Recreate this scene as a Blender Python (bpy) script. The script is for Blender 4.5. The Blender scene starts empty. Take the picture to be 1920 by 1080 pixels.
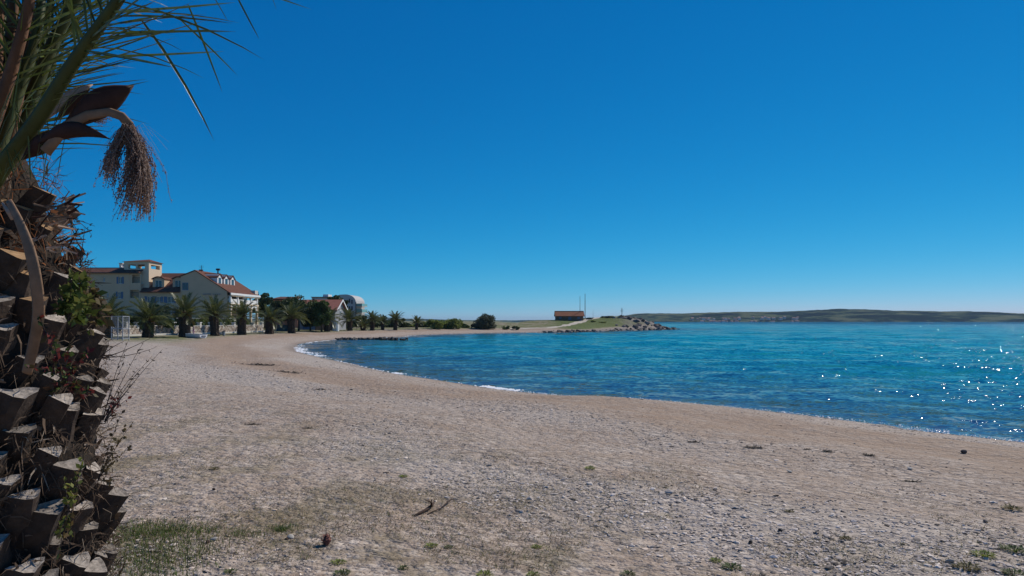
import bpy, bmesh, math, random
import numpy as np
from mathutils import Vector, Matrix, Quaternion, Euler

random.seed(7)
rng = np.random.default_rng(11)
S = bpy.context.scene
COL = S.collection
R = math.radians

# ------------------------------------------------------------------ camera
FPX, HOR, EYE = 1280.0, 602.0, 3.0          # focal length in photo pixels, horizon row, eye height over the sea
cd = bpy.data.cameras.new('camera')
cam = bpy.data.objects.new('camera', cd)
COL.objects.link(cam)
cam.location = (0, 0, EYE)
cam.rotation_euler = (R(90), 0, 0)
cd.sensor_width = 36
cd.lens = 36 * FPX / 1920
cd.shift_y = (HOR - 540) / 1920
cd.clip_start = 0.05
cd.clip_end = 30000
S.camera = cam

# ------------------------------------------------------------------ sky, sun, exposure
SUN_AZ, SUN_EL = 48.0, 43.0                  # degrees to the right of the view, above the horizon
w = bpy.data.worlds.new('World')
S.world = w
w.use_nodes = True
wn = w.node_tree.nodes
wl = w.node_tree.links
bg = wn['Background']
sky = wn.new('ShaderNodeTexSky')
sky.sky_type = 'NISHITA'
sky.sun_disc = False
sky.sun_elevation = R(SUN_EL)
sky.sun_rotation = R(SUN_AZ)
sky.altitude = 0
sky.air_density = 0.6
sky.dust_density = 0.0
sky.ozone_density = 3.0
# the photograph's deep, cool tone: one response curve per channel, the same over the whole sky
sps = wn.new('ShaderNodeSeparateColor')
cmb = wn.new('ShaderNodeCombineColor')
wl.new(sky.outputs[0], sps.inputs[0])
for ch, (gain, power) in enumerate(((0.74, 2.8), (0.60, 0.87), (0.765, 0.58))):
    m1 = wn.new('ShaderNodeMath'); m1.operation = 'MULTIPLY'; m1.inputs[1].default_value = 0.1
    m2 = wn.new('ShaderNodeMath'); m2.operation = 'POWER'; m2.inputs[1].default_value = power
    m3 = wn.new('ShaderNodeMath'); m3.operation = 'MULTIPLY'; m3.inputs[1].default_value = gain * 10
    wl.new(sps.outputs[ch], m1.inputs[0]); wl.new(m1.outputs[0], m2.inputs[0]); wl.new(m2.outputs[0], m3.inputs[0])
    wl.new(m3.outputs[0], cmb.inputs[ch])
wl.new(cmb.outputs[0], bg.inputs[0])
bg.inputs[1].default_value = 0.1

sv = Vector((math.sin(R(SUN_AZ)) * math.cos(R(SUN_EL)), math.cos(R(SUN_AZ)) * math.cos(R(SUN_EL)), math.sin(R(SUN_EL))))
sd_ = bpy.data.lights.new('sun', 'SUN')
sd_.energy = 4.0
sd_.angle = R(0.53)
sd_.color = (1.0, 0.93, 0.82)
sun = bpy.data.objects.new('sun', sd_)
COL.objects.link(sun)
sun.rotation_euler = (-sv).to_track_quat('-Z', 'Y').to_euler()
sun.location = (40, 30, 60)

vs = S.view_settings
vs.view_transform = 'Standard'
vs.look = 'None'
vs.exposure = 0.0
vs.gamma = 1.0
vs.use_curve_mapping = False
S.cycles.use_denoising = True
S.cycles.max_bounces = 6
S.cycles.transparent_max_bounces = 12
S.cycles.sample_clamp_indirect = 4.0
S.cycles.sample_clamp_direct = 150.0

# ------------------------------------------------------------------ helpers
def tag(o, label=None, cat=None, group=None, kind=None):
    if label: o['label'] = label
    if cat: o['category'] = cat
    if group: o['group'] = group
    if kind: o['kind'] = kind
    return o

def empty(name, loc, label=None, cat=None, group=None, rz=0.0):
    o = bpy.data.objects.new(name, None)
    COL.objects.link(o)
    o.location = loc
    o.rotation_euler = (0, 0, rz)
    o.empty_display_size = 0.2
    return tag(o, label, cat, group)

def link(name, me, parent=None, mats=None):
    if mats is not None and len(me.materials) == 0:
        for m in (mats if isinstance(mats, (list, tuple)) else [mats]):
            me.materials.append(m)
    o = bpy.data.objects.new(name, me)
    COL.objects.link(o)
    if parent is not None:
        o.parent = parent
    return o

def np_mesh(name, V, F, mats, smooth=False, mi=None):
    """V (n,3); F (m,k) all faces with k corners."""
    V = np.asarray(V, dtype=np.float32)
    F = np.asarray(F, dtype=np.int32)
    me = bpy.data.meshes.new(name)
    k = F.shape[1]
    me.vertices.add(len(V))
    me.vertices.foreach_set('co', V.ravel())
    me.loops.add(F.size)
    me.loops.foreach_set('vertex_index', F.ravel())
    me.polygons.add(len(F))
    me.polygons.foreach_set('loop_start', np.arange(0, F.size, k, dtype=np.int32))
    me.polygons.foreach_set('loop_total', np.full(len(F), k, dtype=np.int32))
    if mi is not None:
        me.polygons.foreach_set('material_index', np.asarray(mi, dtype=np.int32))
    me.polygons.foreach_set('use_smooth', np.full(len(F), smooth, dtype=bool))
    for m in (mats if isinstance(mats, (list, tuple)) else [mats]):
        me.materials.append(m)
    me.update(calc_edges=True)
    return me

def add_attr(me, name, data):
    a = me.attributes.new(name, 'FLOAT', 'POINT')
    a.data.foreach_set('value', np.asarray(data, dtype=np.float32))

def add_col(me, name, rgb):
    a = me.attributes.new(name, 'FLOAT_COLOR', 'POINT')
    rgba = np.ones((len(rgb), 4), dtype=np.float32)
    rgba[:, :3] = rgb
    a.data.foreach_set('color', rgba.ravel())

class MB:
    """collects faces in world space; build() makes ONE mesh object, local to its parent."""
    def __init__(self):
        self.v, self.f, self.m = [], [], []
    def face(self, pts, mi=0):
        n = len(self.v)
        self.v += [tuple(p) for p in pts]
        self.f.append(tuple(range(n, n + len(pts))))
        self.m.append(mi)
    def box(self, x0, x1, y0, y1, z0, z1, mi=0):
        n = len(self.v)
        self.v += [(x0, y0, z0), (x1, y0, z0), (x1, y1, z0), (x0, y1, z0), (x0, y0, z1), (x1, y0, z1), (x1, y1, z1), (x0, y1, z1)]
        for q in ((0, 3, 2, 1), (4, 5, 6, 7), (0, 1, 5, 4), (1, 2, 6, 5), (2, 3, 7, 6), (3, 0, 4, 7)):
            self.f.append(tuple(n + i for i in q))
            self.m.append(mi)
        return self
    def prism(self, poly, d, mi=0):
        """poly: list of 3D points (planar), extruded by vector d."""
        n, k = len(self.v), len(poly)
        d = Vector(d)
        self.v += [tuple(p) for p in poly] + [tuple(Vector(p) + d) for p in poly]
        self.f.append(tuple(n + i for i in range(k))); self.m.append(mi)
        self.f.append(tuple(n + k + i for i in reversed(range(k)))); self.m.append(mi)
        for i in range(k):
            j = (i + 1) % k
            self.f.append((n + i, n + k + i, n + k + j, n + j)); self.m.append(mi)
        return self
    def tube(self, pts, rad, n=6, mi=0, flat=1.0, flatdir=None):
        pts = [Vector(p) for p in pts]
        if not isinstance(rad, (list, tuple)): rad = [rad] * len(pts)
        base = len(self.v)
        ref = Vector(flatdir) if flatdir is not None else None
        for i, p in enumerate(pts):
            t = (pts[min(i + 1, len(pts) - 1)] - pts[max(i - 1, 0)]).normalized()
            if ref is not None:
                b = (ref - t * ref.dot(t)).normalized()
            else:
                b = t.orthogonal().normalized() if i == 0 else (b - t * b.dot(t)).normalized()
            a = t.cross(b)
            for k in range(n):
                an = 2 * math.pi * k / n
                q = p + (a * math.cos(an) + b * math.sin(an) * flat) * rad[i]
                self.v.append(tuple(q))
        for i in range(len(pts) - 1):
            for k in range(n):
                k2 = (k + 1) % n
                self.f.append((base + i * n + k, base + i * n + k2, base + (i + 1) * n + k2, base + (i + 1) * n + k))
                self.m.append(mi)
        self.f.append(tuple(base + k for k in reversed(range(n)))); self.m.append(mi)
        e = base + (len(pts) - 1) * n
        self.f.append(tuple(e + k for k in range(n))); self.m.append(mi)
        return self
    def mesh(self, name, mats, smooth=False, off=(0, 0, 0)):
        me = bpy.data.meshes.new(name)
        o = Vector(off)
        me.from_pydata([tuple(Vector(p) - o) for p in self.v], [], self.f)
        for m in (mats if isinstance(mats, (list, tuple)) else [mats]):
            me.materials.append(m)
        me.polygons.foreach_set('material_index', self.m)
        me.polygons.foreach_set('use_smooth', [smooth] * len(self.f))
        me.update()
        if smooth:                               # weld the corners so that the surface shades as one
            bm = bmesh.new(); bm.from_mesh(me)
            bmesh.ops.remove_doubles(bm, verts=bm.verts, dist=1e-5)
            bm.to_mesh(me); bm.free()
        return me
    def build(self, name, mats, parent=None, smooth=False, grand=None):
        """parent: the Empty/mesh it hangs from; its world position is subtracted (parents are not rotated)."""
        off = Vector((0, 0, 0))
        p = parent
        while p is not None:
            off += p.location
            p = p.parent
        return link(name, self.mesh(name, mats, smooth, off), parent)

def PX(px, py, Y):
    """the point of the place seen at a photo pixel, at distance Y."""
    return Vector(((px - 960) / FPX * Y, Y, EYE - (py - HOR) / FPX * Y))
def XX(px, Y): return (px - 960) / FPX * Y
def ZZ(py, Y): return EYE - (py - HOR) / FPX * Y

# ------------------------------------------------------------------ materials
def nodes_of(name):
    m = bpy.data.materials.new(name)
    m.use_nodes = True
    nt = m.node_tree
    b = nt.nodes['Principled BSDF']
    return m, nt.nodes, nt.links, b

def lin(c): return (c[0], c[1], c[2], 1.0)

def mat(name, col, rough=0.8, var=0.2, scale=4.0, bump=0.0, bscale=None, spec=0.3, col2=None, rand=0.0, hi=6.0, trans=0.0, metal=0.0):
    m, N, L, b = nodes_of(name)
    tc = N.new('ShaderNodeTexCoord')
    nz = N.new('ShaderNodeTexNoise')
    nz.inputs['Scale'].default_value = scale
    nz.inputs['Detail'].default_value = hi
    nz.inputs['Roughness'].default_value = 0.65
    L.new(tc.outputs['Object'], nz.inputs['Vector'])
    rp = N.new('ShaderNodeValToRGB')
    a = [max(0, c * (1 - var)) for c in col]
    c2 = col2 if col2 else [min(1, c * (1 + var)) for c in col]
    rp.color_ramp.elements[0].position = 0.3
    rp.color_ramp.elements[1].position = 0.7
    rp.color_ramp.elements[0].color = lin(a)
    rp.color_ramp.elements[1].color = lin(c2)
    L.new(nz.outputs['Fac'], rp.inputs['Fac'])
    out = rp.outputs['Color']
    if rand > 0:
        oi = N.new('ShaderNodeObjectInfo')
        mr = N.new('ShaderNodeMapRange')
        mr.inputs['To Min'].default_value = 1 - rand
        mr.inputs['To Max'].default_value = 1 + rand
        L.new(oi.outputs['Random'], mr.inputs['Value'])
        mx = N.new('ShaderNodeVectorMath'); mx.operation = 'SCALE'
        L.new(out, mx.inputs[0]); L.new(mr.outputs['Result'], mx.inputs['Scale'])
        out = mx.outputs['Vector']
    L.new(out, b.inputs['Base Color'])
    b.inputs['Roughness'].default_value = rough
    b.inputs['Specular IOR Level'].default_value = spec
    b.inputs['Metallic'].default_value = metal
    if bump > 0:
        n2 = N.new('ShaderNodeTexNoise')
        n2.inputs['Scale'].default_value = bscale or scale * 4
        n2.inputs['Detail'].default_value = 6
        L.new(tc.outputs['Object'], n2.inputs['Vector'])
        bp = N.new('ShaderNodeBump')
        bp.inputs['Strength'].default_value = 0.6
        bp.inputs['Distance'].default_value = bump
        L.new(n2.outputs['Fac'], bp.inputs['Height'])
        L.new(bp.outputs['Normal'], b.inputs['Normal'])
    if trans > 0:
        tr = N.new('ShaderNodeBsdfTranslucent')
        ms = N.new('ShaderNodeMixShader')
        ms.inputs[0].default_value = trans
        L.new(out, tr.inputs['Color'])
        L.new(b.outputs[0], ms.inputs[1]); L.new(tr.outputs[0], ms.inputs[2])
        L.new(ms.outputs[0], N['Material Output'].inputs['Surface'])
    return m

def leaf_mat(name, c1, c2, rough=0.5, trans=0.25, spec=0.4):
    """foliage: colour carried per vertex between two greens (attribute tint), a little translucent."""
    m, N, L, b = nodes_of(name)
    at = N.new('ShaderNodeAttribute'); at.attribute_name = 'tint'
    mx = N.new('ShaderNodeMix'); mx.data_type = 'RGBA'
    mx.inputs[6].default_value = lin(c1); mx.inputs[7].default_value = lin(c2)
    L.new(at.outputs['Fac'], mx.inputs[0])
    L.new(mx.outputs[2], b.inputs['Base Color'])
    b.inputs['Roughness'].default_value = rough
    b.inputs['Specular IOR Level'].default_value = spec
    tr = N.new('ShaderNodeBsdfTranslucent')
    L.new(mx.outputs[2], tr.inputs['Color'])
    ms = N.new('ShaderNodeMixShader'); ms.inputs[0].default_value = trans
    L.new(b.outputs[0], ms.inputs[1]); L.new(tr.outputs[0], ms.inputs[2])
    L.new(ms.outputs[0], N['Material Output'].inputs['Surface'])
    return m

def math_node(N, L, op, a, b=None, clamp=False):
    n = N.new('ShaderNodeMath'); n.operation = op; n.use_clamp = clamp
    for i, x in enumerate((a, b)):
        if x is None: continue
        if isinstance(x, (int, float)): n.inputs[i].default_value = x
        else: L.new(x, n.inputs[i])
    return n.outputs[0]

def mix_col(N, L, fac, a, b):
    n = N.new('ShaderNodeMix'); n.data_type = 'RGBA'
    if isinstance(fac, (int, float)): n.inputs[0].default_value = fac
    else: L.new(fac, n.inputs[0])
    for i, x in ((6, a), (7, b)):
        if isinstance(x, tuple): n.inputs[i].default_value = lin(x)
        else: L.new(x, n.inputs[i])
    return n.outputs[2]

def noise_node(N, L, vec, scale, detail=4, rough=0.6):
    n = N.new('ShaderNodeTexNoise')
    n.inputs['Scale'].default_value = scale
    n.inputs['Detail'].default_value = detail
    n.inputs['Roughness'].default_value = rough
    L.new(vec, n.inputs['Vector'])
    return n

def ramp(N, L, fac, stops):
    n = N.new('ShaderNodeValToRGB')
    e = n.color_ramp.elements
    while len(e) < len(stops): e.new(0.5)
    for k, (p, c) in enumerate(stops):
        e[k].position = p
        e[k].color = lin(c) if isinstance(c, tuple) else (c, c, c, 1)
    L.new(fac, n.inputs['Fac'])
    return n.outputs['Color']

# ------------------------------------------------------------------ the lie of the land
def vnoise(x, y, seed=0):
    """smooth value noise in numpy, about -1..1"""
    xi = np.floor(x).astype(np.int64); yi = np.floor(y).astype(np.int64)
    fx = x - xi; fy = y - yi
    fx = fx * fx * (3 - 2 * fx); fy = fy * fy * (3 - 2 * fy)
    def h(a, b):
        n = (a * 374761393 + b * 668265263 + seed * 1442695041) & 0xffffffff
        n = ((n ^ (n >> 13)) * 1274126177) & 0xffffffff
        n = n ^ (n >> 16)
        return (n & 0xffff) / 32767.5 - 1.0
    return (h(xi, yi) * (1 - fx) + h(xi + 1, yi) * fx) * (1 - fy) + (h(xi, yi + 1) * (1 - fx) + h(xi + 1, yi + 1) * fx) * fy

def fbm(x, y, oct=4, seed=0):
    s = 0; a = 1.0; f = 1.0; t = 0
    for o in range(oct):
        s = s + a * vnoise(x * f, y * f, seed + o); t += a
        a *= 0.5; f *= 2.03
    return s / t

def shore_pt(px, py):
    Y = EYE * FPX / (py - HOR)
    return (XX(px, Y), Y)
ctrl = [(420, -400), (120, -95), (62, -35), (33, -5)] + [shore_pt(*p) for p in (
    (1920, 830), (1780, 811), (1640, 795), (1400, 767), (1200, 749), (1094, 746), (966, 734), (899, 725), (817, 712), (750, 702), (686, 690), (633, 677),
    (590, 667), (561, 660), (553, 653), (560, 647), (578, 642.5), (612, 638.5), (660, 635.5), (744, 632), (788, 628), (890, 625), (975, 623.6), (1022, 623.4), (1067, 623), (1093, 622.2),
    (1127, 621.4), (1160, 619.7), (1205, 618.7), (1244, 617.8))] + [(59.5, 256), (57, 266), (46, 278), (34, 292), (24, 330), (14, 480), (-40, 1600), (-600, 2600), (-5500, 3000)]
def catmull(P, n=6):
    P = np.array(P, float); out = []
    for i in range(len(P) - 1):
        p0 = P[max(i - 1, 0)]; p1 = P[i]; p2 = P[i + 1]; p3 = P[min(i + 2, len(P) - 1)]
        for k in range(n):
            t = k / n
            out.append(0.5 * ((2 * p1) + (-p0 + p2) * t + (2 * p0 - 5 * p1 + 4 * p2 - p3) * t * t + (-p0 + 3 * p1 - 3 * p2 + p3) * t ** 3))
    out.append(P[-1])
    return np.array(out)
SHORE = catmull(ctrl, 5)
POLY = np.vstack([SHORE, [(-5500, -400)]])

def shore_dist(x, y):
    """signed distance to the waterline: positive on land."""
    x = np.asarray(x, float); y = np.asarray(y, float)
    d2 = np.full(x.shape, 1e18)
    for a, b in zip(SHORE[:-1], SHORE[1:]):
        dx, dy = b - a
        t = np.clip(((x - a[0]) * dx + (y - a[1]) * dy) / (dx * dx + dy * dy), 0, 1)
        d2 = np.minimum(d2, (x - a[0] - t * dx) ** 2 + (y - a[1] - t * dy) ** 2)
    inside = np.zeros(x.shape, bool)
    n = len(POLY)
    for i in range(n):
        x1, y1 = POLY[i]; x2, y2 = POLY[(i + 1) % n]
        if y1 == y2: continue
        c = ((y1 > y) != (y2 > y)) & (x < (x2 - x1) * (y - y1) / (y2 - y1) + x1)
        inside ^= c
    return np.where(inside, 1, -1) * np.sqrt(d2)

def sstep(a, b, x):
    t = np.clip((x - a) / (b - a), 0, 1)
    return t * t * (3 - 2 * t)

def turf_mask(x, y, sd):
    t = sstep(8.5, 13, sd) * sstep(55, 75, y) * (1 - sstep(-6, 4, x))
    t = np.maximum(t, sstep(9, 16, sd) * sstep(150, 165, y))
    t = np.maximum(t, sstep(3.5, 7, sd) * sstep(195, 210, y))
    t = np.maximum(t, sstep(-62, -70, x))
    return t
def rock_mask(x, y, sd):
    return np.maximum((1 - sstep(2.0, 5.0, sd)) * sstep(172, 178, y) * sstep(6, 10, x), sstep(33, 46, x) * sstep(200, 215, y) * (0.75 + 0.8 * fbm(x / 4, y / 4, 3, 21)))

def pale_band(x, y, sd):
    """washed stripes of pale, coarse stone along the beach, 0..1"""
    al = 0.7 * x - 0.7 * y
    f = fbm(sd / 2.6 + 0.6 * fbm(x / 5, y / 5, 2, 90), al / 13.0, 3, 91)
    return np.clip(0.45 + 1.5 * f + 0.35 * np.exp(-((sd - 13) / 3.0) ** 2) + 0.2 * np.exp(-((sd - 2.5) / 1.6) ** 2) - 0.55 * np.exp(-((sd - 7.2) / 2.2) ** 2), 0, 1)

def ground_h(x, y, sd=None):
    x = np.asarray(x, float); y = np.asarray(y, float)
    if sd is None: sd = shore_dist(x, y)
    land = 1.4 * (1 - np.exp(-np.maximum(sd, 0) / 9.0))
    sea = np.maximum(np.minimum(sd, 0) * 0.075, -6.0)
    z = np.where(sd > 0, land, sea)
    near = sstep(0.5, 5, sd)
    z = z + near * (0.035 * fbm(x / 3.1, y / 3.1, 3, 5) + 0.012 * fbm(x / 0.7, y / 0.7, 2, 9)) * (1 + 2 * sstep(60, 140, y))
    z = z + near * (1 - sstep(60, 120, y)) * (0.05 * np.sin(sd * 1.5 + 2.5 * fbm(x / 6, y / 6, 2, 33)) * np.exp(-((sd - 9) / 7) ** 2) + 0.03 * fbm(x / 1.3, y / 1.3, 2, 35))
    lift = sstep(0.5, 9, sd) * sstep(150, 205, y)
    z = z + lift * 2.1 * np.exp(-((x - 20) / 24) ** 2 - ((y - 243) / 24) ** 2)
    z = z + lift * 2.5 * np.exp(-((x - 41) / 13) ** 2 - ((y - 252) / 15) ** 2)
    z = z + lift * 0.5 * fbm(x / 6, y / 6, 3, 3) * np.exp(-((x - 35) / 25) ** 2)
    z = z + 1.5 * np.clip(rock_mask(x, y, sd), 0, 1) * sstep(1, 5, sd) * (np.abs(fbm(x / 3.4, y / 3.4, 3, 77)) * 2 - .35)
    z = z + sstep(12, 40, sd) * sstep(-75, -160, x) * 1.0
    return z

def gz(x, y): return float(ground_h(np.array([x]), np.array([y]))[0])

def on_ground(px, py, y0=2.0, y1=600.0):
    """the point of the ground seen at a photo pixel."""
    Ys = np.geomspace(y0, y1, 900)
    xs = XX(px, Ys); zs = EYE - (py - HOR) / FPX * Ys
    g = ground_h(xs, Ys)
    k = np.argmax(zs <= g)
    if zs[k] > g[k]: k = len(Ys) - 1
    k0 = max(k - 1, 0)
    d0 = zs[k0] - g[k0]; d1 = g[k] - zs[k]
    t = d0 / (d0 + d1) if d0 + d1 > 0 else 0
    Y = Ys[k0] * (1 - t) + Ys[k] * t
    x = XX(px, Y)
    return Vector((x, Y, gz(x, Y)))

# ---- ground material: pebbles, sand band, wet edge, dry turf, rocky mound
def ground_material():
    m, N, L, b = nodes_of('beach_ground')
    tc = N.new('ShaderNodeTexCoord')
    P = tc.outputs['Object']
    at = N.new('ShaderNodeAttribute'); at.attribute_name = 'sd'
    sdv = at.outputs['Fac']
    ag = N.new('ShaderNodeAttribute'); ag.attribute_name = 'turf'
    ak = N.new('ShaderNodeAttribute'); ak.attribute_name = 'rock'
    apb = N.new('ShaderNodeAttribute'); apb.attribute_name = 'pale'
    alu = N.new('ShaderNodeAttribute'); alu.attribute_name = 'lush'
    big = noise_node(N, L, P, 0.22, 3).outputs['Fac']
    mid = noise_node(N, L, P, 1.3, 4).outputs['Fac']
    fine = noise_node(N, L, P, 9.0, 5, 0.7).outputs['Fac']
    vo = N.new('ShaderNodeTexVoronoi'); vo.inputs['Scale'].default_value = 24.0
    L.new(P, vo.inputs['Vector'])
    vo2 = N.new('ShaderNodeTexVoronoi'); vo2.inputs['Scale'].default_value = 7.0
    L.new(P, vo2.inputs['Vector'])
    sep = N.new('ShaderNodeSeparateColor'); L.new(vo.outputs['Color'], sep.inputs[0])
    sep2 = N.new('ShaderNodeSeparateColor'); L.new(vo2.outputs['Color'], sep2.inputs[0])
    pa = ramp(N, L, sep.outputs[0], [(0.0, (0.12, 0.092, 0.072)), (0.35, (0.33, 0.265, 0.21)), (0.7, (0.46, 0.375, 0.305)), (1.0, (0.72, 0.63, 0.53))])
    pb = ramp(N, L, sep2.outputs[1], [(0.0, (0.25, 0.2, 0.16)), (0.5, (0.40, 0.33, 0.27)), (1.0, (0.56, 0.475, 0.40))])
    peb = mix_col(N, L, 0.4, pa, pb)
    sand = mix_col(N, L, fine, (0.24, 0.165, 0.11), (0.39, 0.28, 0.195))
    # sand shows in a band some metres from the water and in drifts
    d1 = math_node(N, L, 'ADD', sdv, math_node(N, L, 'MULTIPLY', math_node(N, L, 'SUBTRACT', big, 0.5), 5.0))
    band = ramp(N, L, math_node(N, L, 'DIVIDE', d1, 30.0), [(0.0, 0.05), (0.13, 0.10), (0.20, 0.75), (0.28, 0.78), (0.35, 0.2), (0.6, 0.12), (1.0, 0.25)])
    drift = math_node(N, L, 'MULTIPLY', math_node(N, L, 'SUBTRACT', mid, 0.48), 2.2)
    fs = math_node(N, L, 'ADD', band, drift, True)
    base = mix_col(N, L, fs, peb, sand)
    # pink-grey gravel tint
    base = mix_col(N, L, math_node(N, L, 'MULTIPLY', big, 0.35), base, (0.38, 0.28, 0.215))
    base = mix_col(N, L, math_node(N, L, 'MULTIPLY', math_node(N, L, 'SUBTRACT', apb.outputs['Fac'], 0.45), 1.1, True), base, mix_col(N, L, 0.35, (0.46, 0.405, 0.355), pa))
    # dry brown and green growth on the upper beach
    up = ramp(N, L, math_node(N, L, 'DIVIDE', sdv, 30.0), [(0.0, 0.0), (0.42, 0.0), (0.62, 1.0), (1.0, 1.0)])
    gm = noise_node(N, L, P, 0.9, 5, 0.7).outputs['Fac']
    gsel = math_node(N, L, 'MULTIPLY', up, ramp(N, L, gm, [(0.0, 0.0), (0.47, 0.0), (0.60, 0.85), (1.0, 1.0)]))
    base = mix_col(N, L, math_node(N, L, 'MULTIPLY', gsel, math_node(N, L, 'MULTIPLY', fine, 1.5, True)), base, (0.165, 0.13, 0.065))
    turfc = mix_col(N, L, mid, (0.19, 0.175, 0.07), (0.075, 0.105, 0.022))
    tsel = math_node(N, L, 'MULTIPLY', ag.outputs['Fac'], ramp(N, L, math_node(N, L, 'ADD', math_node(N, L, 'MULTIPLY', big, 0.5), math_node(N, L, 'MULTIPLY', mid, 0.5)), [(0.0, 0.0), (0.40, 0.1), (0.52, 1.0), (1.0, 1.0)]))
    base = mix_col(N, L, tsel, base, turfc)
    lushc = mix_col(N, L, fine, (0.05, 0.075, 0.018), (0.13, 0.16, 0.035))
    base = mix_col(N, L, math_node(N, L, 'MULTIPLY', alu.outputs['Fac'], math_node(N, L, 'ADD', mid, 0.55), True), base, lushc)
    rockc = ramp(N, L, fine, [(0.25, (0.06, 0.055, 0.05)), (0.5, (0.2, 0.175, 0.16)), (0.8, (0.36, 0.33, 0.31))])
    base = mix_col(N, L, math_node(N, L, 'MULTIPLY', ak.outputs['Fac'], 1.0, True), base, rockc)
    # wet edge and seabed
    wet = ramp(N, L, math_node(N, L, 'DIVIDE', math_node(N, L, 'ADD', sdv, 2.0), 4.0), [(0.0, 0.72), (0.5, 0.7), (0.62, 0.5), (0.85, 0.0), (1.0, 0.0)])
    wetc = N.new('ShaderNodeVectorMath'); wetc.operation = 'SCALE'; wetc.inputs['Scale'].default_value = 0.45
    L.new(base, wetc.inputs[0])
    base = mix_col(N, L, wet, base, wetc.outputs['Vector'])
    L.new(base, b.inputs['Base Color'])
    b.inputs['Roughness'].default_value = 0.9
    b.inputs['Specular IOR Level'].default_value = 0.2
    # relief: stones, dimples in the sand
    hgt = math_node(N, L, 'ADD', math_node(N, L, 'MULTIPLY', vo.outputs['Distance'], -0.020), math_node(N, L, 'MULTIPLY', vo2.outputs['Distance'], -0.05))
    wav = noise_node(N, L, P, 3.2, 4, 0.6).outputs['Fac']
    hgt = math_node(N, L, 'ADD', hgt, math_node(N, L, 'MULTIPLY', wav, 0.16))
    hgt = math_node(N, L, 'ADD', hgt, math_node(N, L, 'MULTIPLY', fine, 0.06))
    bp = N.new('ShaderNodeBump'); bp.inputs['Strength'].default_value = 0.8; bp.inputs['Distance'].default_value = 1.0
    L.new(hgt, bp.inputs['Height']); L.new(bp.outputs['Normal'], b.inputs['Normal'])
    return m

def build_ground():
    gs = lambda a, b, n: np.geomspace(a, b, n)
    xs = np.concatenate([-gs(5500, 120, 26), np.arange(-119, -40, 1.0), np.arange(-40, 24, 0.32), np.arange(24, 80, 1.0), gs(80, 5500, 24)])
    ys = np.concatenate([-gs(400, 10, 12), np.arange(-9.5, 40, 0.32), np.arange(40, 130, 0.65), np.arange(130, 300, 1.25), gs(300, 6000, 24)])
    X, Y = np.meshgrid(xs, ys)
    sd = shore_dist(X.ravel(), Y.ravel())
    Z = ground_h(X.ravel(), Y.ravel(), sd)
    nx, ny = len(xs), len(ys)
    i = np.arange(ny - 1)[:, None] * nx + np.arange(nx - 1)[None, :]
    F = np.stack([i, i + 1, i + 1 + nx, i + nx], -1).reshape(-1, 4)
    me = np_mesh('ground', np.stack([X.ravel(), Y.ravel(), Z], 1), F, ground_material(), True)
    add_attr(me, 'sd', sd)
    add_attr(me, 'turf', turf_mask(X.ravel(), Y.ravel(), sd))
    xr, yr = X.ravel(), Y.ravel()
    add_attr(me, 'pale', pale_band(xr, yr, sd) * (1 - sstep(70, 120, yr)))
    add_attr(me, 'lush', sstep(3.0, 6, sd) * sstep(188, 200, yr) * sstep(8, 18, xr) * (1 - sstep(300, 330, yr)))
    add_attr(me, 'rock', np.clip(rock_mask(X.ravel(), Y.ravel(), sd), 0, 1))
    o = link('ground', me)
    tag(o, 'wide pebble and sand beach curving round the bay', None, None, 'structure')
    return o
build_ground()

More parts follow.
